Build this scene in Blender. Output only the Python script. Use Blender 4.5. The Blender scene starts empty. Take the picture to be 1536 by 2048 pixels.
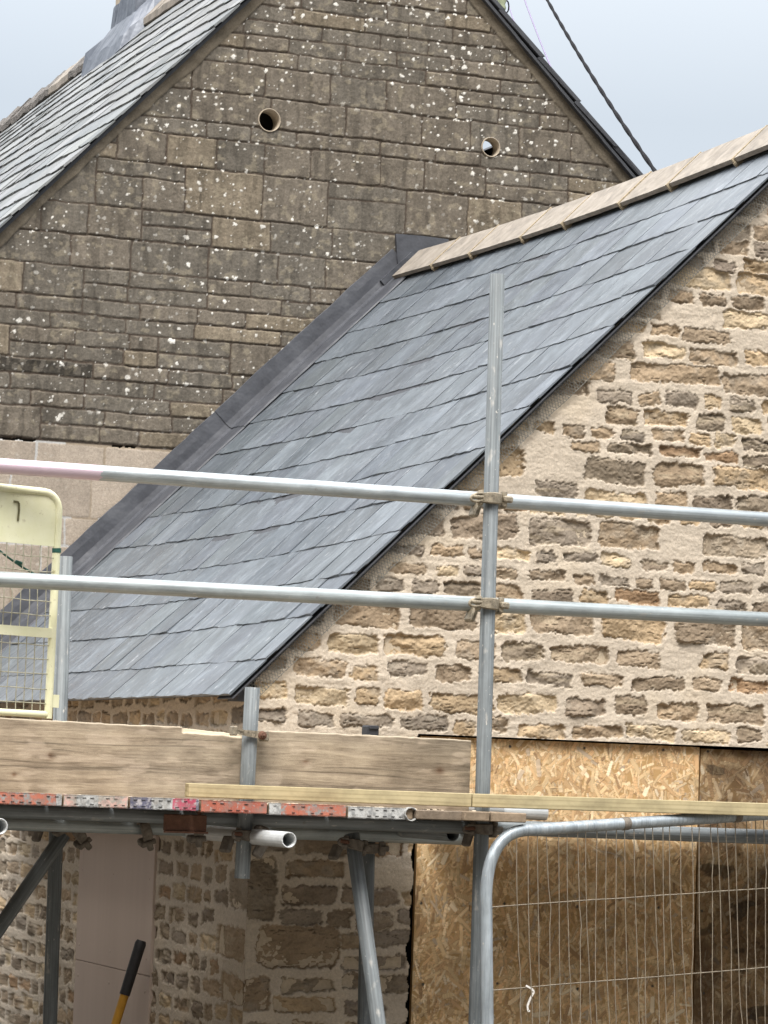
import bpy, math, random
import numpy as np
from mathutils import Vector, Matrix

# ------------------------------------------------------------------ camera, sky, light, exposure
SC = bpy.context.scene
COL = SC.collection
Z0 = 2.2                                   # eye height above the ground; geometry below is written with the eye at z = 0
F_PX, YAW, PITCH, ROLL = 6586.5, 0.370228, 0.080521, 0.035795
def cam_rows():
    cy, sy, cp, sp, cr, sr = math.cos(YAW), math.sin(YAW), math.cos(PITCH), math.sin(PITCH), math.cos(ROLL), math.sin(ROLL)
    f0, r0, u0 = np.array([sy, cy, 0]), np.array([cy, -sy, 0]), np.array([0, 0, 1.])
    fw, up = f0*cp+u0*sp, u0*cp-f0*sp
    return r0*cr+up*sr, up*cr-r0*sr, fw
RX, UP, FW = cam_rows()
cd = bpy.data.cameras.new('camera'); cam = bpy.data.objects.new('camera', cd); COL.objects.link(cam)
cd.sensor_fit = 'VERTICAL'; cd.sensor_height = 36; cd.lens = F_PX/2048*36
cd.clip_start = .1; cd.clip_end = 2000
cam.matrix_world = Matrix(((RX[0], UP[0], -FW[0], 0), (RX[1], UP[1], -FW[1], 0), (RX[2], UP[2], -FW[2], 0), (0, 0, 0, 1)))
SC.camera = cam
SC.render.resolution_x, SC.render.resolution_y = 768, 1024

SUN_EL, SUN_AZ = math.radians(56), math.radians(205)     # azimuth clockwise from +Y: behind the camera, to its left
w = bpy.data.worlds.new('World'); SC.world = w; w.use_nodes = True
nt = w.node_tree; nt.nodes.clear()
out = nt.nodes.new('ShaderNodeOutputWorld'); bg = nt.nodes.new('ShaderNodeBackground')
sky = nt.nodes.new('ShaderNodeTexSky'); sky.sky_type = 'NISHITA'; sky.sun_disc = False
sky.sun_elevation = SUN_EL; sky.sun_rotation = SUN_AZ; sky.dust_density = 4.0; sky.air_density = 1.0
tc = nt.nodes.new('ShaderNodeTexCoord'); nz = nt.nodes.new('ShaderNodeTexNoise')
nz.inputs['Scale'].default_value = 2.2; nz.inputs['Detail'].default_value = 5
rp = nt.nodes.new('ShaderNodeValToRGB'); rp.color_ramp.elements[0].position = .35; rp.color_ramp.elements[1].position = .68
rp.color_ramp.elements[0].color = (5.65, 6.3, 7.1, 1); rp.color_ramp.elements[1].color = (6.0, 6.55, 7.15, 1)   # thin overcast
mx = nt.nodes.new('ShaderNodeMix'); mx.data_type = 'RGBA'; mx.inputs[0].default_value = .88
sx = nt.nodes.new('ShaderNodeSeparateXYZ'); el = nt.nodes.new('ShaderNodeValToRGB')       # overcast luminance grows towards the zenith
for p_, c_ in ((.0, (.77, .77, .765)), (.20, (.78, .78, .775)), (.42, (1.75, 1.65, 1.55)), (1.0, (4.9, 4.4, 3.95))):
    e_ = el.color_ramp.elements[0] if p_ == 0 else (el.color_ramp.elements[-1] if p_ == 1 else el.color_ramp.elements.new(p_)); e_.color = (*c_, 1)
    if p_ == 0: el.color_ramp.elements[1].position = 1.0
dt = nt.nodes.new('ShaderNodeVectorMath'); dt.operation = 'DOT_PRODUCT'; dt.inputs[1].default_value = (.42, .907, 2.6)   # low sky away from the view dimmed to deepen shade under the deck
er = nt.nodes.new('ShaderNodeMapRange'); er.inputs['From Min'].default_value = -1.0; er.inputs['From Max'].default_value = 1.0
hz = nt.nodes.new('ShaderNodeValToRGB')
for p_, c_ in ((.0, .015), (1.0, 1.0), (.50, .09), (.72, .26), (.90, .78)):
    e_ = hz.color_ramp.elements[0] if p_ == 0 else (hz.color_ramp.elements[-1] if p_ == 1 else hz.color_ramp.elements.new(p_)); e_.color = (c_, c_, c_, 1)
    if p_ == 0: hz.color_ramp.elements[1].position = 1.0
m2 = nt.nodes.new('ShaderNodeMix'); m2.data_type = 'RGBA'; m2.blend_type = 'MULTIPLY'; m2.inputs[0].default_value = 1
ml = nt.nodes.new('ShaderNodeMix'); ml.data_type = 'RGBA'; ml.blend_type = 'MULTIPLY'; ml.inputs[0].default_value = 1
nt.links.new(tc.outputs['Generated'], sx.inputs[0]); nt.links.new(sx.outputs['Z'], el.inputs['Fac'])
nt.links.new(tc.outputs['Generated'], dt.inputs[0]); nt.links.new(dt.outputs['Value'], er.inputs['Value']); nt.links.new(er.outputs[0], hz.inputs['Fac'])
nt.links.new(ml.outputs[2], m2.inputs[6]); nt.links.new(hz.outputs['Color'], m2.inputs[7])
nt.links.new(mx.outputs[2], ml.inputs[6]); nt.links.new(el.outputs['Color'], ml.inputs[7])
nt.links.new(tc.outputs['Generated'], nz.inputs['Vector']); nt.links.new(nz.outputs['Fac'], rp.inputs['Fac'])
nt.links.new(sky.outputs['Color'], mx.inputs[6]); nt.links.new(rp.outputs['Color'], mx.inputs[7])
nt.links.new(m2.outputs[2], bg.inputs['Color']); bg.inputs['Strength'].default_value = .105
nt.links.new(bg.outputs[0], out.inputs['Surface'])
sd = bpy.data.lights.new('sun', 'SUN'); sun = bpy.data.objects.new('sun', sd); COL.objects.link(sun)
sd.energy = 2.2; sd.angle = math.radians(28); sd.color = (1, .96, .9)
dirv = Vector((math.sin(SUN_AZ)*math.cos(SUN_EL), math.cos(SUN_AZ)*math.cos(SUN_EL), math.sin(SUN_EL)))
sun.rotation_euler = dirv.to_track_quat('Z', 'Y').to_euler()
SC.view_settings.view_transform = 'Standard'; SC.view_settings.look = 'None'
SC.view_settings.exposure = 0.62; SC.view_settings.gamma = 1.0

def ray(px, py):                           # photo pixel (1536x2048) -> direction from the eye
    return RX*((px-768)/F_PX) - UP*((py-1024)/F_PX) + FW
def onY(px, py, y): d = ray(px, py); return d*(y/d[1])
def onX(px, py, x): d = ray(px, py); return d*(x/d[0])

# ------------------------------------------------------------------ noise
def hsh(ix, iy, s):
    h = (ix.astype(np.int64)*374761393 + iy.astype(np.int64)*668265263 + s*982451653) & 0xffffffff
    h = ((h ^ (h >> 13))*1274126177) & 0xffffffff
    h = ((h ^ (h >> 16))*2246822519) & 0xffffffff
    return ((h ^ (h >> 15)) & 0xffff)/65535.0
def vnoise(x, y, s):
    ix, iy = np.floor(x), np.floor(y); fx, fy = x-ix, y-iy
    fx = fx*fx*(3-2*fx); fy = fy*fy*(3-2*fy)
    a, b, c, d = hsh(ix, iy, s), hsh(ix+1, iy, s), hsh(ix, iy+1, s), hsh(ix+1, iy+1, s)
    return (a*(1-fx)+b*fx)*(1-fy)+(c*(1-fx)+d*fx)*fy*1.0
def fbm(x, y, s, o=4):
    r = np.zeros(np.broadcast(x, y).shape); a = .5; t = 0
    for i in range(o):
        r += a*vnoise(x, y, s+i*17); t += a; a *= .5; x = x*2.03+11.7; y = y*2.03+5.3
    return r/t
def sstep(a, b, x): t = np.clip((x-a)/(b-a), 0, 1); return t*t*(3-2*t)

# ------------------------------------------------------------------ object helpers
def empty(name, loc, label=None, cat=None, group=None):
    o = bpy.data.objects.new(name, None); COL.objects.link(o); o.location = loc
    o.empty_display_size = .2
    if label: tag(o, label, cat, group)
    return o
def tag(o, label=None, cat=None, group=None, kind=None):
    if label: o['label'] = label
    if cat: o['category'] = cat
    if group: o['group'] = group
    if kind: o['kind'] = kind
    return o
def adopt(o, parent):                      # parent o (placed in scene coordinates) without moving it
    if parent is None: return o
    p = parent; off = Vector((0, 0, 0))
    while p is not None: off += p.location; p = p.parent
    o.parent = parent; o.location = Vector(o.location) - off
    return o
def copy_tree(o, parent=None):
    c = o.copy(); COL.objects.link(c); c.parent = parent
    for ch in list(o.children): copy_tree(ch, c)
    return c
def npmesh(name, co, quads, mats, parent=None, col=None, suv=None, midx=None, smooth=True):
    me = bpy.data.meshes.new(name)
    co = np.ascontiguousarray(co, np.float32); quads = np.ascontiguousarray(quads, np.int32)
    me.vertices.add(len(co)); me.vertices.foreach_set('co', co.ravel())
    me.loops.add(quads.size); me.loops.foreach_set('vertex_index', quads.ravel())
    me.polygons.add(len(quads)); me.polygons.foreach_set('loop_start', np.arange(0, quads.size, 4, dtype=np.int32))
    if midx is not None: me.polygons.foreach_set('material_index', np.asarray(midx, np.int32))
    me.update(calc_edges=True)
    me.polygons.foreach_set('use_smooth', np.full(len(quads), smooth, bool))
    if col is not None:
        a = me.color_attributes.new('col', 'FLOAT_COLOR', 'POINT')
        c4 = np.ones((len(co), 4), np.float32); c4[:, :3] = col; a.data.foreach_set('color', c4.ravel())
    if suv is not None:
        a = me.attributes.new('suv', 'FLOAT_VECTOR', 'POINT'); a.data.foreach_set('vector', np.asarray(suv, np.float32).ravel())
    for m in mats: me.materials.append(m)
    o = bpy.data.objects.new(name, me); COL.objects.link(o)
    return adopt(o, parent)
def grid_quads(nu, nv, keep=None):
    i, j = np.meshgrid(np.arange(nu-1), np.arange(nv-1))
    a = j*nu+i; q = np.stack([a, a+1, a+1+nu, a+nu], -1)
    if keep is not None:
        k = keep[:-1, :-1] & keep[1:, :-1] & keep[:-1, 1:] & keep[1:, 1:]
        q = q[k]
    return q.reshape(-1, 4)
def compact(co, q, *attrs):
    used = np.zeros(len(co), bool); used[q.ravel()] = True
    remap = np.cumsum(used)-1
    return (co[used], remap[q]) + tuple(a[used] for a in attrs)

class MB:
    def __init__(s): s.v = []; s.f = []; s.m = []; s.sm = []
    def add(s, vs, fs, m=0, smooth=False):
        b = len(s.v); s.v += [tuple(map(float, v)) for v in vs]
        for f in fs: s.f.append(tuple(b+i for i in f)); s.m.append(m); s.sm.append(smooth)
        return s
    def box(s, c, sz, rot=None, m=0, ch=0.0):
        hx, hy, hz = sz[0]/2, sz[1]/2, sz[2]/2
        if ch <= 0:
            vs = [Vector((x, y, z)) for z in (-hz, hz) for y in (-hy, hy) for x in (-hx, hx)]
            fs = [(0, 2, 3, 1), (4, 5, 7, 6), (0, 1, 5, 4), (2, 6, 7, 3), (0, 4, 6, 2), (1, 3, 7, 5)]
        else:
            vs = []; idx = {}
            for sx in (-1, 1):
                for sy in (-1, 1):
                    for sz_ in (-1, 1):
                        for ax in range(3):
                            p = [sx*(hx-ch), sy*(hy-ch), sz_*(hz-ch)]; p[ax] += ch*(sx, sy, sz_)[ax]
                            idx[(sx, sy, sz_, ax)] = len(vs); vs.append(Vector(p))
            fs = []
            for ax in range(3):
                o1, o2 = (ax+1) % 3, (ax+2) % 3
                for sg in (-1, 1):
                    q = []
                    for a, b in ((-1, -1), (1, -1), (1, 1), (-1, 1)):
                        k = [0, 0, 0]; k[ax] = sg; k[o1] = a; k[o2] = b; q.append(idx[(*k, ax)])
                    fs.append(tuple(q if sg > 0 else q[::-1]))
                for a in (-1, 1):
                    for b in (-1, 1):
                        k0 = [0, 0, 0]; k1 = [0, 0, 0]
                        k0[o1] = k1[o1] = a; k0[o2] = k1[o2] = b; k0[ax] = -1; k1[ax] = 1
                        q = [idx[(*k0, o1)], idx[(*k1, o1)], idx[(*k1, o2)], idx[(*k0, o2)]]
                        fs.append(tuple(q if a*b > 0 else q[::-1]))
            for sx in (-1, 1):
                for sy in (-1, 1):
                    for sz_ in (-1, 1):
                        q = [idx[(sx, sy, sz_, a)] for a in range(3)]
                        fs.append(tuple(q if sx*sy*sz_ > 0 else q[::-1]))
        R = rot if rot is not None else Matrix.Identity(3)
        return s.add([R @ v + Vector(c) for v in vs], fs, m)
    def bar(s, p0, p1, wd, dp, nrm=(0, -1, 0), m=0):
        p0, p1, n = Vector(p0), Vector(p1), Vector(nrm); d = (p1-p0).normalized()
        sd_ = d.cross(n).normalized()*wd/2; n = sd_.cross(d).normalized()*dp/2
        vs = [p+a*sd_+b*n for p in (p0, p1) for a, b in ((-1, -1), (1, -1), (1, 1), (-1, 1))]
        return s.add(vs, [(3, 2, 1, 0), (4, 5, 6, 7), (0, 1, 5, 4), (1, 2, 6, 5), (2, 3, 7, 6), (3, 0, 4, 7)], m)
    def tube(s, pts, r, seg=10, caps=True, closed=False, m=0, smooth=True):
        P = [Vector(p) for p in pts]; n = len(P); rs = r if hasattr(r, '__len__') else [r]*n
        T = []
        for i in range(n):
            a = P[(i-1) % n] if closed or i > 0 else P[i]; b = P[(i+1) % n] if closed or i < n-1 else P[i]
            T.append((b-a).normalized())
        u = T[0].orthogonal().normalized(); vs = []
        for i in range(n):
            u = (u - T[i]*u.dot(T[i])).normalized(); v = T[i].cross(u)
            vs += [P[i]+(u*math.cos(2*math.pi*k/seg)+v*math.sin(2*math.pi*k/seg))*rs[i] for k in range(seg)]
        fs = []
        for i in range(n if closed else n-1):
            j = (i+1) % n
            for k in range(seg): l = (k+1) % seg; fs.append((i*seg+k, i*seg+l, j*seg+l, j*seg+k))
        s.add(vs, fs, m, smooth)
        if caps and not closed:
            s.add(vs[:seg], [tuple(range(seg))[::-1]], m); s.add(vs[-seg:], [tuple(range(seg))], m)
        return s
    def lathe(s, prof, c=(0, 0, 0), rot=None, seg=20, m=0, smooth=True, arc=(0, 2*math.pi)):
        R = rot if rot is not None else Matrix.Identity(3); full = abs(arc[1]-arc[0]-2*math.pi) < 1e-6
        na = seg if full else seg+1; vs = []
        for (r, z) in prof:
            for k in range(na):
                a = arc[0]+(arc[1]-arc[0])*k/seg; vs.append(R @ Vector((r*math.cos(a), r*math.sin(a), z))+Vector(c))
        fs = []
        for i in range(len(prof)-1):
            for k in range(seg): l = (k+1) % na; fs.append((i*na+k, i*na+l, (i+1)*na+l, (i+1)*na+k))
        return s.add(vs, fs, m, smooth)
    def prism(s, poly, off, m=0):
        a = [Vector(p) for p in poly]; o = Vector(off); n = len(a); vs = a+[p+o for p in a]
        fs = [tuple(range(n))[::-1], tuple(range(n, 2*n))]+[(i, (i+1) % n, (i+1) % n+n, i+n) for i in range(n)]
        return s.add(vs, fs, m)
    def build(s, name, mats, parent=None):
        me = bpy.data.meshes.new(name); me.from_pydata(s.v, [], s.f); me.update()
        me.polygons.foreach_set('material_index', s.m); me.polygons.foreach_set('use_smooth', s.sm)
        for m in (mats if isinstance(mats, (list, tuple)) else [mats]): me.materials.append(m)
        o = bpy.data.objects.new(name, me); COL.objects.link(o)
        return adopt(o, parent)

# ------------------------------------------------------------------ materials
class NT:
    def __init__(s, name):
        s.m = bpy.data.materials.new(name); s.m.use_nodes = True; s.t = s.m.node_tree
        s.b = s.t.nodes['Principled BSDF']
    def n(s, t, **k):
        x = s.t.nodes.new(t)
        for a, v in k.items():
            if a in x.inputs and not hasattr(x, a): x.inputs[a].default_value = v
            else: setattr(x, a, v)
        return x
    def l(s, a, b): s.t.links.new(a, b)
    def coord(s, src='Object', scale=(1, 1, 1), rot=(0, 0, 0)):
        if src in ('Object', 'Generated', 'UV'): o = s.n('ShaderNodeTexCoord').outputs[src]
        else: o = s.n('ShaderNodeAttribute', attribute_name=src).outputs['Vector']
        mp = s.n('ShaderNodeMapping'); mp.inputs['Scale'].default_value = scale; mp.inputs['Rotation'].default_value = rot
        s.l(o, mp.inputs['Vector']); return mp.outputs[0]
    def noise(s, vec, scale, detail=4, rough=.6, dist=0.0):
        x = s.n('ShaderNodeTexNoise'); s.l(vec, x.inputs['Vector'])
        x.inputs['Scale'].default_value = scale; x.inputs['Detail'].default_value = detail
        x.inputs['Roughness'].default_value = rough; x.inputs['Distortion'].default_value = dist
        return x.outputs['Fac']
    def ramp(s, fac, *stops):
        r = s.n('ShaderNodeValToRGB'); s.l(fac, r.inputs['Fac']); e = r.color_ramp.elements
        while len(e) < len(stops): e.new(.5)
        for k, (p, c) in enumerate(stops):
            e[k].position = p; e[k].color = (*c, 1) if hasattr(c, '__len__') else (c, c, c, 1)
        return r.outputs['Color']
    def mix(s, fac, a, b, mode='MIX'):
        x = s.n('ShaderNodeMix', data_type='RGBA', blend_type=mode)
        for i, v in ((0, fac), (6, a), (7, b)):
            if hasattr(v, 'is_linked') or hasattr(v, 'links'): s.l(v, x.inputs[i])
            elif i == 0: x.inputs[0].default_value = v
            else: x.inputs[i].default_value = (*v, 1)
        return x.outputs[2]
    def attr(s, name='col'): return s.n('ShaderNodeAttribute', attribute_name=name).outputs['Color']
    def bump(s, h, strength=.3, dist=.01):
        b = s.n('ShaderNodeBump'); b.inputs['Strength'].default_value = strength; b.inputs['Distance'].default_value = dist
        s.l(h, b.inputs['Height']); s.l(b.outputs[0], s.b.inputs['Normal']); return s
    def fin(s, col, rough=.8, metal=0.0, spec=.5):
        if hasattr(col, 'links'): s.l(col, s.b.inputs['Base Color'])
        else: s.b.inputs['Base Color'].default_value = (*col, 1)
        if hasattr(rough, 'links'): s.l(rough, s.b.inputs['Roughness'])
        else: s.b.inputs['Roughness'].default_value = rough
        s.b.inputs['Metallic'].default_value = metal; s.b.inputs['Specular IOR Level'].default_value = spec
        return s.m

def m_plain(name, col, rough=.7, var=.25, scale=25, bump=.2, metal=0, spec=.4, dist=.004):
    t = NT(name); v = t.coord(); n = t.noise(v, scale, 5)
    c = t.ramp(n, (.25, tuple(x*(1-var) for x in col)), (.75, tuple(min(1, x*(1+var)) for x in col)))
    t.bump(t.noise(v, scale*4, 4), bump, dist); return t.fin(c, rough, metal, spec)
def m_attr(name, rough=.9, amt=.18, scale=140, bump=.35, spec=.2, dist=.003):
    t = NT(name); v = t.coord(); n = t.noise(v, scale, 4, .7)
    c = t.mix(1.0, t.attr(), t.ramp(n, (.2, 1-amt), (.8, 1+amt)), 'MULTIPLY')
    t.bump(t.noise(v, scale*1.7, 3, .7), bump, dist); return t.fin(c, rough, 0, spec)
def m_slate(name, amt=1.0, lichen=0.0, rough=.42):
    t = NT(name); base = t.attr()
    s1 = t.noise(t.coord('suv', (55, 3.2, 1)), 1, 5, .65, .6)
    s2 = t.noise(t.coord('suv', (10, 4.2, 1), (0, 0, .25)), 1, 6, .65, 1.6)
    s3 = t.noise(t.coord('suv', (9, 6, 1)), 1, 6, .7)
    c = t.mix(1.0, base, t.ramp(s1, (.25, .94), (.75, 1.06)), 'MULTIPLY')
    c = t.mix(1.0, c, t.ramp(s3, (.3, .90), (.7, 1.09)), 'MULTIPLY')
    f = t.ramp(s2, (.50, 0.0), (.74, .34*amt))
    c = t.mix(f, c, (.34, .395, .44))
    s4 = t.noise(t.coord('suv', (60, 9, 1), (0, 0, -.5)), 1, 4, .6, 2.0)
    c = t.mix(t.ramp(s4, (.62, 0.0), (.70, .6*amt)), c, (.55, .58, .6))
    if lichen:
        c = t.mix(t.ramp(t.noise(t.coord('suv', (30, 22, 1)), 1, 5), (.55, 0.0), (.7, lichen)), c, (.34, .34, .27))
    t.bump(t.noise(t.coord('suv', (120, 18, 1)), 1, 5, .7), .35, .002)
    return t.fin(c, t.ramp(s3, (.3, rough-.10), (.7, rough+.18)), 0, .5)
def m_galv(name, lo, hi, rough=.5, metal=.35, paint=None):
    t = NT(name); v = t.coord('Object', (70, 70, 2.2)); n = t.noise(v, 1, 5, .7, .4)
    n2 = t.noise(t.coord('Object', (18, 18, 9)), 1, 5, .7)
    c = t.ramp(n, (.28, lo), (.72, hi)); c = t.mix(1.0, c, t.ramp(n2, (.3, .78), (.7, 1.15)), 'MULTIPLY')
    n3 = t.noise(t.coord('Object', (40, 40, 14)), 1, 3)
    c = t.mix(t.ramp(n3, (.62, 0.0), (.72, .6)), c, (.42, .41, .38)); c = t.mix(t.ramp(t.noise(t.coord('Object', (110, 110, 45)), 1, 3), (.68, 0.0), (.72, .8)), c, (.55, .53, .48)); c = t.mix(1.0, c, t.ramp(t.noise(t.coord('Object', (160, 160, 1.2)), 1, 3, .6), (.3, .75), (.7, 1.2)), 'MULTIPLY')
    c = t.mix(t.ramp(t.noise(t.coord('Object', (25, 25, 20)), 1, 4), (.70, 0.0), (.80, .5)), c, (.12, .075, .045))
    if paint:                               # a sprayed band of paint up to a length along the tube
        zc = t.n('ShaderNodeSeparateXYZ'); t.l(t.n('ShaderNodeTexCoord').outputs['Object'], zc.inputs[0])
        ad = t.n('ShaderNodeMath', operation='MULTIPLY_ADD'); t.l(n2, ad.inputs[0]); ad.inputs[1].default_value = .12; t.l(zc.outputs['Z'], ad.inputs[2])
        lt = t.n('ShaderNodeMath', operation='LESS_THAN'); t.l(ad.outputs[0], lt.inputs[0]); lt.inputs[1].default_value = paint[1]
        wr = t.n('ShaderNodeMath', operation='MULTIPLY'); t.l(lt.outputs[0], wr.inputs[0])
        t.l(t.ramp(t.noise(t.coord('Object', (30, 30, 6)), 1, 5), (.30, 0.0), (.42, .93)), wr.inputs[1])
        c = t.mix(wr.outputs[0], c, paint[0])
    t.bump(n, .12, .002); return t.fin(c, t.ramp(n2, (.3, rough-.1), (.7, rough+.12)), metal, .5)
def m_wood(name, lo, hi, stretch=(3, 40, 40), rough=.75, rings=.0):
    t = NT(name); v = t.coord('Object', stretch); n = t.noise(v, 1, 6, .65, .8)
    c = t.ramp(n, (.3, lo), (.7, hi))
    wv = t.n('ShaderNodeTexWave', wave_type='RINGS', rings_direction='X'); t.l(t.coord('Object', (.35, 5, 9)), wv.inputs['Vector'])
    wv.inputs['Scale'].default_value = 2.2; wv.inputs['Distortion'].default_value = 7; wv.inputs['Detail'].default_value = 3; wv.inputs['Detail Scale'].default_value = .8
    c = t.mix(rings, c, t.ramp(wv.outputs['Fac'], (.0, tuple(x*.62 for x in lo)), (.35, hi)))
    c = t.mix(1.0, c, t.ramp(t.noise(t.coord('Object', (5, 7, 7)), 1, 5, .7), (.36, .70), (.58, 1.04)), 'MULTIPLY')
    t.bump(n, .2, .002); return t.fin(c, rough, 0, .3)
def m_worn(name, base, paint, cover=.5, scale=40):
    t = NT(name); v = t.coord('Object', (1, 1, 1)); n = t.noise(v, scale, 6, .7)
    c = t.ramp(t.noise(v, 90, 3), (.3, tuple(x*.7 for x in base)), (.7, base))
    pc = t.ramp(t.noise(v, 20, 4), (.3, paint[0]), (.7, paint[1]))
    c = t.mix(t.ramp(n, (cover-.06, 0.0), (cover+.04, 1.0)), c, pc)
    c = t.mix(t.ramp(t.noise(v, 33, 5, .75), (.46, 0.0), (.66, .75)), c, (.20, .185, .165))
    t.bump(n, .25, .002); return t.fin(c, .6, .0, .4)

def m_cream(name, base, paint, cover=.3, scale=22):
    t = NT(name); v = t.coord(); c = t.ramp(t.noise(v, 20, 4), (.3, paint[0]), (.7, paint[1]))
    c = t.mix(t.ramp(t.noise(v, scale, 6, .7), (.30, .9), (.36, 0.0)), c, base)
    c = t.mix(t.ramp(t.noise(v, 60, 5, .7), (.60, 0.0), (.72, .45)), c, (.30, .25, .15))
    t.bump(t.noise(v, 40, 5), .15, .002); return t.fin(c, .6, .0, .4)
MT = {}
MT['block'] = m_attr('weathered_block_stone', .95, .30, 110, .6)
MT['rubble'] = m_attr('buff_rubble_stone', .95, .22, 150, .6)
MT['mortar'] = m_plain('mortar', (.52, .44, .33), .95, .15, 60, .5)
MT['darkroom'] = m_plain('painted_dark_interior', (.012, .011, .01), .95, .1, 5, 0)
MT['slate'] = m_slate('new_blue_slate', rough=.36)
MT['oldslate'] = m_slate('old_grey_slate', .5, .28, .6)
MT['undercloak'] = m_plain('undercloak', (.06, .065, .075), .7, .2, 30, .2)
MT['lead'] = None
t = NT('lead_sheet'); v = t.coord(); n = t.noise(v, 7, 6, .65, .5); n2 = t.noise(v, 28, 4)
c = t.ramp(n, (.30, (.042, .046, .056)), (.55, (.070, .076, .090)), (.8, (.115, .123, .138)))
t.bump(t.noise(v, 9, 3), .35, .02); MT['lead'] = t.fin(c, t.ramp(n2, (.3, .52), (.7, .68)), .05, .5)
t = NT('old_lead'); n = t.noise(t.coord(), 6, 5); t.bump(t.noise(t.coord(), 5, 3), .5, .03); MT['oldlead'] = t.fin(t.ramp(n, (.3, (.085, .10, .13)), (.7, (.15, .17, .205))), .45, .2, .5)
MT['ridge'] = None
t = NT('sawn_stone_ridge'); n = t.noise(t.coord(), 9, 6, .65, 1.2); n2 = t.noise(t.coord(), 16, 5)
c = t.ramp(n, (.25, (.18, .165, .15)), (.5, (.29, .26, .222)), (.75, (.36, .327, .29))); c = t.mix(1.0, c, t.ramp(n2, (.3, .80), (.7, 1.12)), 'MULTIPLY'); t.bump(t.noise(t.coord(), 90, 4), .3, .003); MT['ridge'] = t.fin(c, .85, 0, .3)
MT['ridgemortar'] = m_plain('ridge_joint_mortar', (.36, .30, .21), .95, .15, 60, .4)
MT['mossridge'] = m_plain('mossy_ridge', (.16, .15, .14), .95, .6, 22, .8, dist=.02)
MT['cutstone'] = m_plain('fresh_cut_stone', (.40, .345, .27), .9, .12, 40, .2)
MT['galv'] = m_galv('galvanised_rail', (.26, .30, .31), (.42, .465, .475), .48, .35)
MT['galvpink'] = m_galv('galvanised_rail_painted', (.30, .34, .36), (.47, .52, .54), .42, .45, ((.62, .49, .57), 1.17))
MT['galvold'] = m_galv('weathered_tube', (.105, .125, .135), (.26, .285, .295), .65, .15)
MT['galvbright'] = m_galv('bright_tube', (.42, .44, .44), (.62, .64, .64), .5, .3)
MT['fence'] = m_galv('fence_tube', (.25, .29, .32), (.42, .47, .50), .45, .4)
MT['tubein'] = m_plain('tube_inside', (.03, .03, .03), .9, .2, 30, 0)
MT['coupler'] = m_plain('forged_coupler', (.27, .235, .175), .5, .55, 70, .6, .35)
MT['couplerdull'] = m_plain('dull_coupler', (.17, .15, .125), .7, .4, 60, .4, .2)
MT['rust'] = m_plain('rusty_steel', (.14, .07, .045), .8, .4, 50, .5)
MT['lath'] = m_plain('galvanised_lath', (.20, .20, .18), .6, .2, 40, .1, .3)
MT['batten'] = m_wood('treated_timber', (.36, .30, .165), (.49, .42, .255), (1.6, 38, 38), .75, .30)
MT['plank'] = m_wood('weathered_plank', (.20, .15, .10), (.36, .28, .20), (50, 2.5, 60), .85, .15)
MT['plankdark'] = m_wood('stained_plank', (.11, .085, .06), (.25, .20, .15), (50, 2.5, 60), .85, .15)
MT['rawsplit'] = m_wood('raw_split_wood', (.60, .50, .36), (.74, .64, .48), (4, 60, 60), .8)
MT['board'] = m_attr('weathered_board', .85, .10, 200, .3)
MT['osb'] = m_attr('strand_board', .75, .10, 260, .25, .3)
MT['pinkboard'] = None
t = NT('pink_board'); v = t.coord('Object', (1, 14, .9)); n = t.noise(v, 1, 5, .6); n2 = t.noise(t.coord('Object', (30, 30, 3)), 1, 4)
c = t.ramp(n, (.3, (.455, .375, .322)), (.7, (.49, .405, .35)))
c = t.mix(t.ramp(n2, (.68, 0.0), (.8, .5)), c, (.30, .24, .21)); t.bump(n2, .1, .002); MT['pinkboard'] = t.fin(c, .8, 0, .3)
MT['yellow'] = m_cream('cream_yellow_paint', (.30, .26, .12), ((.66, .66, .43), (.72, .72, .52)), .30, 22)
MT['meshwire'] = m_plain('dull_wire', (.34, .33, .25), .6, .4, 60, .1, .3)
MT['fencewire'] = m_plain('bent_wire', (.25, .215, .165), .55, .35, 40, .1, .4)
MT['olive'] = m_plain('olive_mark', (.13, .12, .06), .9, .5, 120, 0)
MT['green'] = m_plain('dark_green_tape', (.02, .09, .07), .6, .2, 50, 0)
MT['blackplastic'] = m_plain('black_plastic', (.018, .018, .02), .55, .3, 60, .2)
MT['greyplastic'] = m_plain('dark_grey_plastic', (.035, .038, .045), .6, .2, 60, .1)
MT['yellowshaft'] = m_plain('yellow_fibreglass', (.48, .25, .03), .45, .25, 14, .05)
MT['whiteplastic'] = m_plain('white_plastic', (.72, .70, .66), .5, .08, 40, 0)
MT['cable'] = m_plain('black_cable', (.010, .010, .012), .9, .2, 60, .1, spec=.1)
MT['purplewire'] = m_plain('faded_purple_wire', (.19, .16, .27), .6, .2, 60, 0)
MT['ground'] = m_plain('gravelly_earth', (.105, .092, .074), .95, .35, 3, .6, dist=.03)
GALVB = (.34, .35, .34)
MT['b_orange'] = m_worn('orange_band', GALVB, ((.40, .105, .06), (.48, .18, .12)), .46)
MT['b_pink'] = m_worn('pink_cream_band', (.50, .46, .40), ((.62, .30, .26), (.58, .44, .38)), .52)
MT['b_navy'] = m_worn('navy_band', (.50, .48, .50), ((.05, .055, .10), (.14, .14, .20)), .47)
MT['b_crimson'] = m_worn('crimson_band', (.52, .46, .46), ((.40, .03, .08), (.50, .12, .17)), .45)
MT['b_red'] = m_worn('red_band', (.42, .38, .36), ((.33, .085, .055), (.45, .15, .10)), .40)
MT['b_grey'] = m_worn('grey_band', (.30, .31, .31), ((.44, .45, .44), (.52, .53, .52)), .48)
MT['slot'] = m_plain('punched_slot', (.02, .02, .02), .9, .1, 10, 0)

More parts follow.
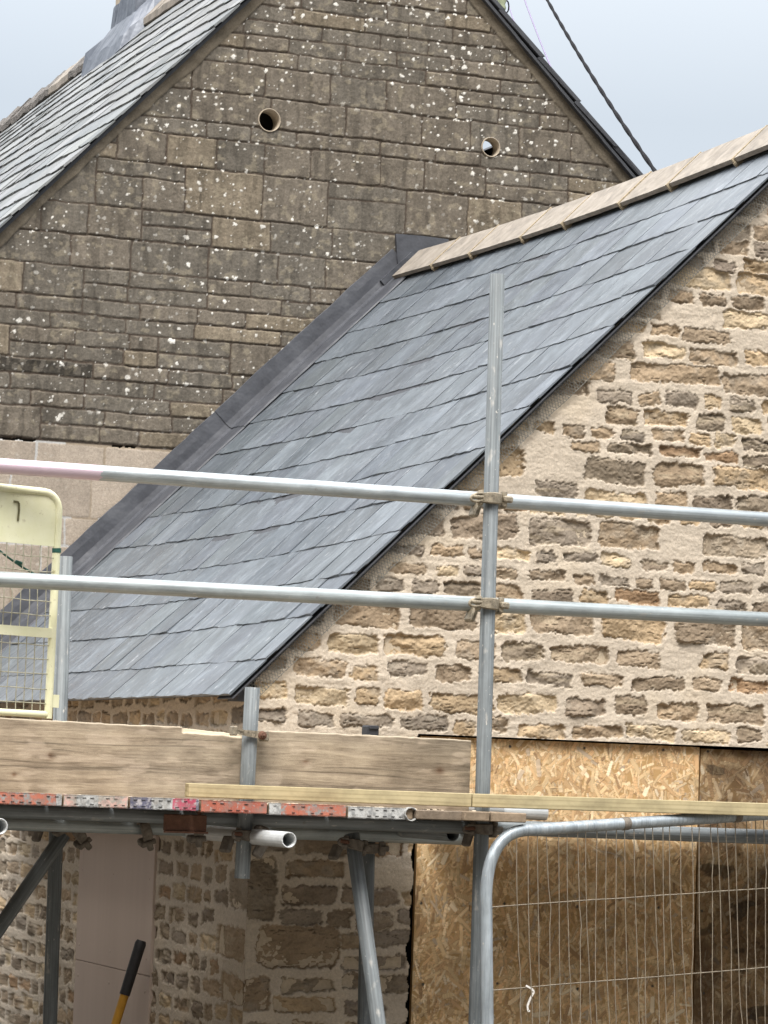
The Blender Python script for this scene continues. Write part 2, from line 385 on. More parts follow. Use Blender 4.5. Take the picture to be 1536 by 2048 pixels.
PAL_RUBBLE = np.array([(.30, .225, .145), (.265, .205, .14), (.22, .175, .128), (.235, .198, .155), (.37, .275, .165), (.44, .35, .225), (.30, .195, .11), (.175, .143, .112), (.255, .208, .15)])
PAL_W = np.array([.20, .18, .11, .12, .13, .11, .04, .03, .08]); PAL_RUBBLE = PAL_RUBBLE*.80+PAL_RUBBLE.mean(1, keepdims=True)*np.array([.165, .145, .125])

# ------------------------------------------------------------------ rubble walls as relief
def rubble(name, parent, u, v, frame, rows, keep, seed, stretch=1.0, extra=(), wmin=.085, wmax=.25, grow=0.0, dark=1.0):
    """frame(u, v, h) -> xyz ; rows = [(centre, height)]"""
    rng = np.random.default_rng(seed); U, V = np.meshgrid(u, v)
    wu = U + (fbm(U*26, V*26, seed, 3)-.5)*.026 + (fbm(U*95, V*95, seed+3, 2)-.5)*.014
    wv = V + (fbm(U*22, V*22, seed+7, 3)-.5)*.020 + (fbm(U*95, V*95, seed+9, 2)-.5)*.013
    D = np.full(U.shape, 1.0); ID = np.full(U.shape, -1, int); st = []
    def put(cx, cz, w_, h_):
        k = len(st); st.append((cx, cz, w_, h_))
        a, b = np.searchsorted(u, (cx-w_/2-.05, cx+w_/2+.05)); c_, d_ = np.searchsorted(v, (cz-h_/2-.05, cz+h_/2+.05))
        if b-a < 1 or d_-c_ < 1: return
        x = wu[c_:d_, a:b]-cx; z = wv[c_:d_, a:b]-cz
        tl = rng.normal(0, .035); x, z = x+z*tl, z-x*tl
        tp = rng.uniform(-.25, .25); z = z*(1+tp*x/w_)
        r = min(h_, w_)*rng.uniform(.12, .30)
        qx = np.abs(x)-w_/2+r; qz = np.abs(z)-h_/2+r
        d = np.hypot(np.maximum(qx, 0), np.maximum(qz, 0))+np.minimum(np.maximum(qx, qz), 0)-r
        s_ = D[c_:d_, a:b]; m = d < s_; s_[m] = d[m]; ID[c_:d_, a:b][m] = k
    for (cx, cz, w_, h_) in extra: put(cx, cz, w_, h_)
    for (zc, h) in rows:
        x = u[0]-rng.uniform(0, .15)
        while x < u[-1]:
            w_ = np.clip(h*rng.uniform(1.3, 3.7), wmin, wmax)*stretch; g = rng.uniform(.014, .040)*stretch
            if any(abs(x+w_/2-e[0]) < (w_+e[2])/2 and abs(zc-e[1]) < (h+e[3])/2-.005 for e in extra): x += .04; continue
            if rng.random() > .03:
                put(x+w_/2, zc+rng.normal(0, .005), w_, h*rng.uniform(.76, 1.02)+grow)
            x += w_+g
    K = len(st); pk = rng.choice(len(PAL_RUBBLE), K, p=PAL_W); pk[:len(extra)] = (np.arange(len(extra)) % 2)*8; colr = PAL_RUBBLE[pk]*rng.uniform(.78, 1.22, (K, 1))
    tone = rng.uniform(0, 1, K); proud = rng.uniform(.001, .011, K); tiltx = rng.normal(0, .07, K); tiltz = rng.normal(.02, .10, K)
    cxs = np.array([s[0] for s in st]); czs = np.array([s[1] for s in st]); idc = np.clip(ID, 0, None)
    n1 = fbm(U*34, V*34, seed+21, 5); n2 = fbm(U*130, V*150, seed+31, 3); n3 = fbm(U*12, V*60, seed+41, 4)
    face = sstep(.0, -.0075, D); inside = sstep(.002, -.004, D+(n2-.5)*.010)
    rug = np.abs(fbm(U*22+tone[idc]*50, V*30, seed+51, 4)-.5)*2
    hs = None                                # broken faces: the lowest of a few tilted planes per stone, split along the bedding
    fu, fv = U+(n1-.5)*.05, V+(fbm(U*30, V*40, seed+22, 3)-.5)*.035
    for k in range(4):
        ax_, az_, ac_ = rng.normal(0, .16, K), rng.normal(.02, .17, K), rng.uniform(-.001, .012, K)
        p_ = (fu-cxs[idc])*ax_[idc]+(fv-czs[idc])*az_[idc]+ac_[idc]
        hs = p_ if hs is None else np.minimum(hs, p_)
    bed = fbm(U*7, V*62+tone[idc]*40, seed+52, 4); fis = sstep(.022, .004, np.abs(bed-.5))*sstep(.42, .6, n1)
    hs = np.clip(hs, -.014, .02)+proud[idc]*.5+(n1-.5)*.008-rug*.004+(n2-.5)*.006-fis*.005
    hm = (fbm(U*14, V*14, seed+61, 3)-.5)*.006+(fbm(U*16, V*55, seed+62, 3)-.5)*.004+(n2-.5)*.003+.003
    hs = hs*face+(-.004)*(1-face)
    Hh = hm*(1-inside)+hs*inside
    lay = fbm(U*8, V*75+tone[idc]*30, seed+71, 4)
    sc = colr[idc]*(.80+.55*n1+.25*lay)[..., None]
    grey = (tone[idc] > .55)[..., None]*sstep(.5, .7, fbm(U*20, V*28, seed+81, 4))[..., None]
    sc = sc*(1-.45*grey)+np.array([.30, .265, .215])*.45*grey; sc = sc*(1-.45*fis[..., None])
    pale = (tone[idc] < .3)[..., None]*sstep(.52, .68, n3)[..., None]
    sc = sc*(1-.4*pale)+np.array([.44, .37, .265])*.4*pale
    rim = sstep(-.006, .0, D)[..., None]*sstep(.35, .6, n2)[..., None]
    sc = sc*(1-.30*rim)
    mn = fbm(U*7, V*7, seed+91, 4)[..., None]
    mc = np.array([.52, .455, .37])*(.86+.28*mn)*(.90+.2*n2[..., None])
    yel = sstep(.55, .75, fbm(U*5, V*5, seed+95, 3))[..., None]; mc = mc*(1-.35*yel)+np.array([.54, .455, .335])*.35*yel
    C = (mc*(1-inside[..., None])+sc*inside[..., None])*dark
    kp = keep(U, V)
    co = frame(U, V, Hh).reshape(-1, 3); q = grid_quads(len(u), len(v), kp)
    co, q, C = compact(co, q, C.reshape(-1, 3))
    return npmesh(name, co, q, [MT['rubble']], parent, C)

# ------------------------------------------------------------------ key positions
YG = 10.6; VG = YG-.045; YW = 14.75; TAN = .9899; LN = math.hypot(1, TAN)
SX, SZ = 1/LN, TAN/LN                       # up the roof slope
EX, EZ = 3.563, .260                        # front eaves corner of the slates
XC = 3.672                                  # corner of the extension
NRM = Vector((-SZ, 0, SX))
XR = EX+3.245*SX; ZR = EZ+3.245*SZ          # ridge of the extension
def sag(y): return -.032*math.sin(math.pi*min(1, max(0, (y-VG)/(YW-VG))))
def rp_(s, y, h=0.0): return Vector((EX+s*SX-SZ*h, y, EZ+s*SZ+SX*h+sag(y)*min(1, max(0, s/.8))))

ext = empty('stone_extension', (XC, YG, -Z0), 'small honey rubble stone extension with new blue slate roof and boarded opening', 'house')
mh = empty('main_house', (5.575, YW, -Z0), 'tall older brown block house with lichen spotted gable and two cored holes', 'house')

# ------------------------------------------------------------------ extension: front gable
rows_px = [(278, 30), (318, 34), (360, 44), (402, 30), (440, 36), (478, 32), (515, 30), (548, 50), (588, 32), (625, 35), (661, 32), (702, 34), (752, 52), (797, 30), (835, 38), (872, 27), (903, 26), (945, 58), (996, 40), (1033, 26), (1078, 58), (1127, 24), (1166, 24), (1202, 32), (1258, 62), (1319, 40), (1367, 34), (1421, 42), (1466, 32)]
rows = [((onY(1300, y, YG)[2]), h*11.55/F_PX) for y, h in rows_px]
low_px = [(1512, 40), (1558, 40), (1605, 42), (1650, 38), (1695, 38), (1741, 40), (1791, 38), (1837, 38), (1880, 38), (1921, 38), (1968, 38), (2015, 38), (2062, 40)]
rowsL = [((onY(780, y, YG)[2]), h*11.2/F_PX) for y, h in low_px]
zl = rowsL[-1][0]-.09
while zl > -2.2: rowsL.append((zl, .065)); zl -= .088
def px_rect(x0, x1, y0, y1): a, b = onY(x0, y0, YG), onY(x1, y1, YG); return ((a[0]+b[0])/2, (a[2]+b[2])/2, abs(b[0]-a[0]), abs(a[2]-b[2]))
big = [px_rect(516, 676, 1850, 1938), px_rect(490, 552, 1715, 1842), px_rect(470, 540, 1955, 2026), px_rect(1170, 1292, 914, 972), px_rect(1262, 1440, 722, 775), px_rect(1405, 1536, 1070, 1120)]
u = np.concatenate([np.arange(XC-.004, 5.80, .0032), np.arange(5.80, 8.12, .016)])
v = np.concatenate([np.arange(-2.2, -1.05, .02), np.arange(-1.05, 2.28, .0032)])
OX0, OX1, OZ1 = 4.262, 6.6, .156
def keep_g(U, V):
    k = V < EZ+TAN*(U-EX)-.012
    k &= (V < EZ+TAN*(2*XR-EX-U)-.012)
    k &= ~((U > OX0+(fbm(V*22, V*0+2, 5, 3)-.5)*.03) & (U < OX1) & (V < OZ1))
    return k
rubble('gable_wall', ext, u, v, lambda U, V, H: np.stack([U, YG-H, V], -1), rows+rowsL, keep_g, 11, extra=big)
# side wall, seen very obliquely
PB = (float(onX(310, 1700, XC-.012)[1]), float(onX(160, 1700, XC-.012)[1]))
us = np.concatenate([np.arange(YG, 13.2, .005), np.arange(13.2, YW, .02)]); vs_ = np.concatenate([np.arange(-2.2, -1.3, .02), np.arange(-1.3, .30, .0036)])
rs_ = []; z = .27
while z > -2.2: rs_.append((z, .058)); z -= .0785
big_s = [(YG+.16, onY(470, 1890, YG)[2], .30, .11), (YG+.10, onY(490, 1780, YG)[2], .2, .14), (YG+.13, onY(440, 1985, YG)[2], .25, .10)]
rubble('side_wall', ext, us, vs_, lambda U, V, H: np.stack([XC-H, U, V], -1), rs_, lambda U, V: ~((U > PB[0]+.01) & (U < PB[1]-.01) & (V < -.25)), 23, stretch=1.0, wmin=.07, wmax=.19, extra=big_s)
# core of the walls, jambs, black sheet for the dark inside
core = MB()
core.box((3.96, YG+.16, -.95), (.56, .30, 2.5)); core.box((7.36, YG+.16, -.95), (1.5, .30, 2.5))
core.prism([(XC+.012, YG+.014, .18), (8.10, YG+.014, .18), (XR, YG+.014, ZR-.09)], (0, .28, 0))
core.box((XC+.16, 12.68, -.94), (.30, 4.1, 2.5)); core.box((8.06, 12.68, -.94), (.12, 4.1, 2.5))
core.build('wall_core', MT['mortar'], ext)
MB().box((5.5, YG+.45, -.9), (2.9, .02, 2.6)).build('painted_dark_void', MT['darkroom'], ext)  # shade behind the opening, put in as a black sheet
MB().box((5.45, YG+.19, OZ1+.05), (2.5, .26, .09)).build('lintel', MT['mortar'], ext)

# ------------------------------------------------------------------ slates
def slates(name, parent, P, tails, smax, y0, y1, wd, mat, seed, base, thick=.006, ny=6, var=.16, rag=.003, tint=()):
    rng = np.random.default_rng(seed); co = []; qd = []; cl = []; sv = []
    for r, s0 in enumerate(tails):
        s1 = (tails[r+1] if r+1 < len(tails) else smax)+.05
        y = y0-(wd*.5 if r % 2 else 0); first = True
        while y < y1-.01:
            w_ = wd*rng.uniform(.93, 1.07); a, b = max(y, y0), min(y+w_, y1); y += w_
            if b-a < .03: continue
            ga = 0 if a == y0 else .003; a_, b_ = a+ga, b-.003
            off = rng.normal(0, .0016) if r else rng.normal(0, .001)
            ht = thick+rng.uniform(.001, .004); hh = rng.uniform(.0, .003); twist = rng.normal(0, .0016)
            c_ = np.array(base)*rng.uniform(1-var, 1+var)*np.array([1, rng.uniform(.99, 1.01), rng.uniform(.97, 1.02)])
            if tint and rng.random() < tint[1]: c_ = c_*np.array(tint[0])
            o2 = rng.uniform(0, 40, 2); i0 = len(co)
            for j, (s_, lift) in enumerate(((s0+off, ht), (s0+off+.004, ht+.0006), (s1, hh))):
                for i in range(ny+1):
                    f = i/ny; yy = a_+(b_-a_)*f
                    jt = rng.normal(0, rag*.7) if j == 0 and 0 < i < ny else (rng.uniform(0, rag*2) if j == 0 else 0)
                    co.append(P(s_+jt, yy, lift+twist*(f-.5)*2*(1 if j < 2 else 0)+(rng.normal(0, .0006) if j == 0 else 0)))
                    cl.append(c_*(1.12 if j == 0 else 1)); sv.append((yy+o2[0], s_+o2[1], 0))
            n = ny+1
            for i in range(ny):
                for j in range(2): q0 = i0+j*n+i; qd.append((q0, q0+1, q0+1+n, q0+n)[::-1])
            k0 = len(co)                      # tail face and two side faces down to the bed
            for i in range(n):
                p = co[i0+i]; yy = a_+(b_-a_)*i/ny
                co.append(P(s0+off+.002, yy, -.002)); cl.append(c_*.9); sv.append((yy, s0, 0))
            for i in range(ny): qd.append((k0+i, k0+i+1, i0+i+1, i0+i)[::-1])
            for e, (t0, t1, bt) in enumerate(((i0, i0+2*n, k0), (i0+ny, i0+2*n+ny, k0+ny))):
                m0 = len(co); co.append(P(s1, a_ if e == 0 else b_, -.002)); cl.append(c_*.9); sv.append((0, s1, 0))
                qd.append((bt, t0, t1, m0) if e == 0 else (bt, m0, t1, t0))
    return npmesh(name, np.array([tuple(p) for p in co]), np.array(qd), [mat], parent, np.array(cl), np.array(sv), smooth=False)

tails = [0.0]+[.1758+.2213*k for k in range(13)]
roof = slates('slate_roof', ext, rp_, tails, 3.06, VG, YW-.02, .275, MT['slate'], 5, (.114, .133, .154), thick=.0045, var=.17, tint=((.84, .86, .88), .14))
# undercloak, soffit, far slope
mb = MB()
for k in range(16):
    a, b = k*.205, k*.205+.2035
    for hh, dy in ((-.013, .004), ):
        mb.prism([rp_(a, VG+dy, hh-.005), rp_(b, VG+dy, hh-.005), rp_(b, VG+dy, hh), rp_(a, VG+dy, hh)], (0, .16, 0))
mb.build('verge_undercloak', MT['undercloak'], ext)
mb = MB(); mb.prism([rp_(.03, VG+.03, -.03), rp_(3.25, VG+.03, -.03), rp_(3.25, VG+.03, -.02), rp_(.03, VG+.03, -.02)], (0, YW-VG-.06, 0))
mb.box((XC-.03, VG+.10, EZ+.005), (.07, .10, .045))
mb.build('roof_deck', MT['undercloak'], ext)
mb = MB(); Pm = lambda s, y, h=0: Vector((2*XR-rp_(s, y, h).x, y, rp_(s, y, h).z))
mb.prism([Pm(-.02, VG, -.03), Pm(3.22, VG, -.03), Pm(3.22, VG, .005), Pm(-.02, VG, .005)], (0, YW-VG-.02, 0)); mb.build('far_slope', MT['undercloak'], ext)
# expanded metal lath under the verge
mb = MB(); rng = random.Random(3); s = .06
while s < 3.2:
    for sg in (1, -1):
        dz = .060+rng.uniform(-.004, .004); s2 = s+sg*.034
        p0 = rp_(s, YG-.016+rng.uniform(-.003, .003), -.02); p1 = rp_(s2, YG-.016+rng.uniform(-.004, .002), -.02-dz)
        mb.bar(p0, p1, .0017, .0012)
    s += .0125
for hh in (-.079,): mb.tube([rp_(.05+.1*k, YG-.016+rng.uniform(-.003, .003), hh+rng.uniform(-.003, .003)) for k in range(32)], .0012, 5)
mb.build('lath_strip', MT['lath'], ext)
# stone ridge tiles with mortar lumps at the joints
jy = [14.66, 14.15, 13.69, 13.11, 12.67, 12.11, 11.66, 11.10, 10.53]
FL = .245; rng = random.Random(8)
for a, b in zip(jy[:-1], jy[1:]):
    mb = MB(); g = .007; z_j = rng.uniform(-.003, .003); N = 5
    pr = []
    for (s_, h_) in ((3.022, .020), (3.022, .038), (3.215, .040)): pr.append((s_, h_))
    n0 = []
    for k in range(N+1):
        y = a-g+(b-a+2*g)*k/N
        L3 = [rp_(s_, y, h_)+Vector((0, 0, z_j+rng.uniform(-.0008, .0008))) for s_, h_ in pr]
        t3 = L3[2]; top = Vector((XR, y, t3.z+.008))
        R3 = [Vector((2*XR-p.x, p.y, p.z)) for p in L3[::-1]]
        und = Vector((XR, y, t3.z-.045)); n0.append(L3+[top]+R3+[und])
    M_ = len(n0[0]); vs2 = [p for r_ in n0 for p in r_]; fs = []
    for k in range(N):
        for i in range(M_): j = (i+1) % M_; fs.append((k*M_+i, (k+1)*M_+i, (k+1)*M_+j, k*M_+j)[::-1])
    fs += [tuple(range(M_)), tuple(range(N*M_, N*M_+M_))[::-1]]
    mb.add(vs2, fs, 0)
    rt = mb.build('ridge_tile', MT['ridge'], roof)
    jm = MB(); N2 = 6
    for (s_a, s_b) in ((3.012, 3.222),):
        for k in range(N2):
            s0_, s1_ = s_a+(s_b-s_a)*k/N2, s_a+(s_b-s_a)*(k+1)/N2
            jm.box(rp_((s0_+s1_)/2, b, .024 if k else .022), ((s1_-s0_)+.002, .0105, .037 if k else .040), Matrix.Rotation(-math.atan(TAN), 3, 'Y'))
    jm.box(rp_(3.016, b, .018), (.016, rng.uniform(.014, .026), .024), Matrix.Rotation(-math.atan(TAN), 3, 'Y'), ch=.008)
    jm.build('joint_mortar', MT['ridgemortar'], rt)
# lead at the abutment: three lapped sheets, an upstand and an apron
def lead_sheet(s0, s1, lift, seed):
    nu, q = 70, []; prof = [(-.006, .118), (-.010, .116), (-.013, .080), (-.014, .042), (-.020, .018), (-.036, .010), (-.09, .013), (-.15, .013), (-.215, .012), (-.219, .004)]
    co = []; rr = np.random.default_rng(seed)
    for i in range(nu+1):
        s_ = s0+(s1-s0)*i/nu
        for k, (dy, h_) in enumerate(prof):
            dent = (fbm(np.array([s_*5.0+k*.7]), np.array([k*.5+seed]), 77, 3)[0]-.5)*.012
            topw = (fbm(np.array([s_*7.0]), np.array([3.3+seed]), 78, 2)[0]-.5)*.012 if k < 2 else 0
            co.append(rp_(s_, YW-.012+dy-lift-max(0, -.0+dent*(.3 if k > 4 else .8)), h_+lift+topw+(dent*.5 if 4 < k < 9 else 0)))
    return npmesh('lead_flashing', np.array([tuple(p) for p in co]), grid_quads(len(prof), nu+1), [MT['lead']], ext, smooth=False)
lead_sheet(-.05, .80, 0, 1); lead_sheet(.74, 1.98, .003, 2); lead_sheet(1.92, 3.14, .006, 3)
mb = MB(); cr = [(700+x/3.84, 380+y/3.84) for x, y in ((355, 335), (560, 352), (758, 378), (752, 415), (640, 440), (560, 470), (470, 560), (400, 655), (372, 600), (362, 500))]
pl = [onY(x, y, YW-.040) for x, y in cr]; mb.prism([(p[0], YW-.040, p[2]) for p in pl], (0, .020, 0))
mb.prism([rp_(2.98, YW-.05, .02), rp_(3.2, YW-.05, .02), rp_(3.2, YW-.05, .05), rp_(2.98, YW-.05, .05)], (0, .03, 0))
mb.build('lead_saddle', MT['lead'], ext)

# ------------------------------------------------------------------ main house gable wall
TL, TR, XA, ZA = 1.052, .956, 5.575, 4.386   # left and right slopes, apex (under the slates)
UNIT = .0747; ZB = 1.497
HOLES = [(5.062, 3.119, .054), (6.217, 3.108, .047)]
def main_wall():
    u = np.concatenate([np.arange(2.70, 3.45, .02), np.arange(3.45, 7.25, .0042), np.arange(7.25, 8.45, .02)])
    v = np.concatenate([np.arange(-2.2, .55, .03), np.arange(.55, 4.40, .0042)])
    U, V = np.meshgrid(u, v); rng = np.random.default_rng(42)
    wu = U+(fbm(U*30, V*30, 3, 3)-.5)*.010; wv = V+(fbm(U*9, V*9, 6, 2)-.5)*.010+(fbm(U*40, V*40, 7, 2)-.5)*.005
    D = np.full(U.shape, 1.0); ID = np.full(U.shape, -1, int); bl = []
    def put(x0, x1, z0, z1, zone):
        k = len(bl); bl.append(zone)
        a, b = np.searchsorted(u, (x0-.02, x1+.02)); c_, d_ = np.searchsorted(v, (z0-.02, z1+.02))
        if b-a < 1 or d_-c_ < 1: return
        g = .0046 if zone == 0 else .005
        hx, hz = (x1-x0)/2-g*rng.uniform(.50, 1.05), (z1-z0)/2-g*rng.uniform(.65, 1.1); r = rng.uniform(.003, .012)
        x = wu[c_:d_, a:b]-(x0+x1)/2; z = wv[c_:d_, a:b]-(z0+z1)/2+x*rng.normal(0, .006)
        qx, qz = np.abs(x)-hx+r, np.abs(z)-hz+r
        d = np.hypot(np.maximum(qx, 0), np.maximum(qz, 0))+np.minimum(np.maximum(qx, qz), 0)-r
        s_ = D[c_:d_, a:b]; m = d < s_; s_[m] = d[m]; ID[c_:d_, a:b][m] = k
    z = ZB+.012                              # level courses one, two or three units high; tall blocks alternate with stacks of thin ones
    def run(x0, x1, z0, z1, lo, hi):
        x = x0
        while x < x1-1e-4:
            w_ = rng.uniform(lo, hi)
            if x1-x-w_ < lo*.6: w_ = x1-x if x1-x < hi*1.15 else (x1-x)/2
            put(x, min(x+w_, x1), z0, z1, 0); x += w_
    while z < 4.5:
        pr = rng.random(); nu = 1 if pr < .52 else (2 if pr < .96 else 3); x = 2.3+rng.uniform(0, .3)
        if nu == 1: run(x, 8.6, z, z+UNIT, .20, .46)
        else:
            while x < 8.6:
                if rng.random() < .60:
                    for _ in range(rng.integers(1, 4)): w_ = rng.uniform(.19, .40); put(x, x+w_, z, z+nu*UNIT, 0); x += w_
                else:
                    L_ = rng.uniform(.28, .95)
                    if nu == 3 and rng.random() < .5: run(x, x+L_, z, z+2*UNIT, .2, .38); run(x, x+L_, z+2*UNIT, z+3*UNIT, .2, .42)
                    else:
                        for k in range(nu): run(x, x+L_, z+k*UNIT, z+(k+1)*UNIT, .19, .44)
                    x += L_
        z += nu*UNIT
    z = ZB                                   # fresh cream blocks in the lower band
    while z > -2.2:
        h = rng.choice([.135, .19, .21]); x = 2.4+rng.uniform(0, .3)
        while x < 8.5: w_ = rng.uniform(.22, .42); put(x, x+w_, z-h, z, 1); x += w_
        z -= h
    bl_ = np.array(bl); K = len(bl); idc = np.clip(ID, 0, None); zone1 = V < ZB+.004
    n1 = fbm(U*16, V*16, 61, 5); n2 = fbm(U*120, V*120, 62, 3); nst = fbm(U*75, V*9, 63, 4); big = fbm(U*1.6, V*1.6, 64, 4)
    f = sstep(.0008, -.0028, D)
    rnd = rng.uniform(0, 1, K); tone = rng.uniform(.88, 1.10, K)
    H = f*(.0042+(rnd[idc]-.5)*.005+(n1-.5)*.005+(nst-.5)*.0045+(n2-.5)*.003)+(1-f)*(n2-.5)*.003
    base = np.where((rnd[idc] > .62)[..., None], np.array([.168, .147, .119]), np.array([.153, .138, .115]))
    base = np.where((rnd[idc] > .90)[..., None], np.array([.21, .178, .133]), base)
    C0 = base*tone[idc][..., None]*(.60+.45*n1+.38*nst)[..., None]*(.86+.28*big)[..., None]*(.78+.42*n2)[..., None]*.93
    dk = sstep(.54, .70, fbm(U*30, V*7, 65, 5))[..., None]; C0 = C0*(1-.28*dk)
    pr = sstep(.60, .72, fbm(U*26, V*34, 66, 4))[..., None]; C0 = C0*(1-.35*pr)+np.array([.34, .30, .22])*.35*pr
    J0 = np.array([.076, .060, .047])*(.7+.6*n1)[..., None]
    C1 = np.array([.36, .31, .255])*rng.uniform(.86, 1.1, K)[idc][..., None]*(.75+.3*n1+.2*n2)[..., None]
    J1 = np.where((fbm(U*4, V*4, 67, 2) > .5)[..., None], np.array([.44, .44, .43]), np.array([.30, .25, .19]))
    fc = sstep(.0015, -.002, D)[..., None]
    C = np.where(zone1[..., None], C1*fc+J1*(1-fc), C0*fc+J0*(1-fc))
    H = np.where(zone1, H*.35, H)
    gapz = np.abs(V-(ZB+.004)-(fbm(U*30, V*0, 68, 3)-.5)*.012); gm = (gapz < .0055) & (fbm(U*9, V*0+4, 69, 3) > .42)
    C[gm] = (.02, .017, .014); H[gm] = -.012
    # one blackened block at the left edge
    bx = onY(26, 735, YW); kb = ID[np.searchsorted(v, bx[2]), np.searchsorted(u, bx[0])]
    if kb >= 0: sel = (ID == kb) & (D < -.002); C[sel] = C[sel]*np.where(fbm(U*30, V*30, 71, 4)[sel] > .58, .70, .34)[:, None]
    # lichen: white crusty spots, thicker near joints
    for gs, th, rad in ((.044, .72, .0105), (.027, .78, .0060), (.080, .68, .0125)):
        ix, iy = np.floor(U/gs), np.floor(V/gs); best = np.full(U.shape, 9.)
        for dx in (-1, 0, 1):
            for dy in (-1, 0, 1):
                jx, jy_ = ix+dx, iy+dy; h0 = hsh(jx, jy_, 101); cx, cy = (jx+.1+.8*hsh(jx, jy_, 102))*gs, (jy_+.1+.8*hsh(jx, jy_, 103))*gs
                d = np.hypot((U-cx), (V-cy)*1.15)/(rad*(.30+.75*hsh(jx, jy_, 104)**2))
                best = np.minimum(best, np.where(h0 > th, d, 9.))
        lm = sstep(1.08, .8, best+(n2-.5)*1.9+(fbm(U*60, V*60, 106, 2)-.5)*1.6)*(.35+.65*sstep(.40, .55, fbm(U*3.1, V*3.1, 105, 3)))
        lm = np.where(V < ZB+.1, lm*.25, lm)*sstep(.3, .55, big+.12)
        lc = np.array([.72, .71, .66])*(.8+.4*n2)[..., None]
        C = C*(1-lm[..., None])+lc*lm[..., None]; H = H+lm*.0015
    # mortar fillet along both verges
    dl = (ZA-TL*(XA-U)-V)/math.hypot(1, TL); dr = (ZA-TR*(U-XA)-V)/math.hypot(1, TR)
    wob = (fbm(U*6, V*6, 81, 4)-.5)*.045; fl = np.minimum(dl-.070, dr-.062)+wob*.8
    fm = sstep(.004, -.004, fl)
    fcx = np.array([.165, .142, .108])*(.65+.7*fbm(U*14, V*14, 82, 5))[..., None]
    C = C*(1-fm[..., None])+fcx*fm[..., None]; H = H*(1-fm)+fm*(.010+(n1-.5)*.012-fl*.12)
    kp = (dl > .004) & (dr > -.005)
    for hx, hz, r in HOLES: kp &= np.hypot(U-hx, V-hz) > r
    co = np.stack([U, YW-H, V], -1).reshape(-1, 3); q = grid_quads(len(u), len(v), kp)
    co, q, C = compact(co, q, C.reshape(-1, 3))
    return npmesh('gable_wall', co, q, [MT['block']], mh, C)
gw = main_wall()
RYX = Matrix.Rotation(math.radians(-90), 3, 'X')     # lathe axis -> +Y
for k, (hx, hz, r) in enumerate(HOLES):
    mb = MB(); L = .085 if k == 0 else .07
    mb.lathe([(r+.0035, .0), (r+.0025, -.0095), (r, -.0105), (r-.0025, -.008), (r-.003, L), (r-.003, L+.001)], (hx, YW, hz), RYX, 40)
    if k == 0: mb.lathe([(r*4, L+.05), (.0001, L+.05)], (hx, YW, hz), RYX, 40, m=1)  # black disc painted in for the shade of the cavity
    mb.build('cored_hole', [MT['cutstone'], MT['darkroom']], gw)
# left and right slopes
def mp(s, y, h=0.0):
    L = math.hypot(1, TL); cx, cz = 1/L, TL/L; x0 = XA-2.9; z0 = ZA-TL*2.9
    return Vector((x0+s*cx-cz*h, y, z0+s*cz+cx*h+(.05*math.sin((y-YW)*.55) if s > 0 else 0)*min(1, (s/4))+0.0))
SL = 2.9*math.hypot(1, TL)
mt_ = [-.08+.172*k for k in range(24)]; mt_ = [t_ for t_ in mt_ if t_ < SL-.05]
mroof = slates('slate_roof', mh, mp, mt_, SL, YW-.055, 23.0, .30, MT['oldslate'], 9, (.19, .20, .205), thick=.010, ny=4, var=.22, rag=.007, tint=((.75, .78, .8), .3))
mb = MB(); mb.prism([mp(-.08, YW-.030, -.022), mp(SL, YW-.030, -.022), mp(SL, YW-.030, -.006), mp(-.08, YW-.030, -.006)], (0, 8.1, 0))
mb.build('roof_deck', MT['undercloak'], mh)
def mq(s, y, h=0.0):                          # right slope, s measured down from the ridge
    L = math.hypot(1, TR); return Vector((XA+s/L+TR/L*h, y, ZA-s*TR/L+h/L))
mb = MB()
def slab(y0, y1, s0, s1, m=0): mb.prism([mq(s0, y0, .02), mq(s1, y0, .02), mq(s1, y0, .045), mq(s0, y0, .045)], (0, y1-y0, 0), m)
slab(YW+.02, 15.55, 0, 4.1); slab(16.35, 23, 0, 4.1); slab(15.55, 16.35, 0, 1.05); slab(15.55, 16.35, 1.53, 4.1)
mb.build('far_slope', MT['undercloak'], mh)
mb = MB(); rng = random.Random(5); s = 0
while s < 4.1:
    l = rng.uniform(.24, .34); hh = rng.uniform(.0, .008)
    mb.prism([mq(s, YW-.055+rng.uniform(0, .012), .0+hh), mq(s+l, YW-.055, .012+hh*.5), mq(s+l+.02, YW-.055, .030+hh), mq(s, YW-.055, .022+hh)], (0, .12, 0)); s += l
s = 0
while s < 4.1:
    l = rng.uniform(.3, .5); mb.prism([mq(s, YW-.045, -.014), mq(s+l, YW-.045, -.012), mq(s+l, YW-.045, .002), mq(s, YW-.045, .0)], (0, .1, 0)); s += l
mb.build('verge_slates', MT['undercloak'], mh)
mb = MB()
mb.box((XA-2.85, 19, -.45), (.2, 8.4, 3.5)); mb.box((XA+2.85, 19, -.45), (.2, 8.4, 3.5)); mb.box((XA, 23, 1.1), (5.6, .2, 6.4))
mb.box((XA, 19, .9), (5.6, 8.2, .1)); mb.build('rear_walls', MT['mortar'], mh)
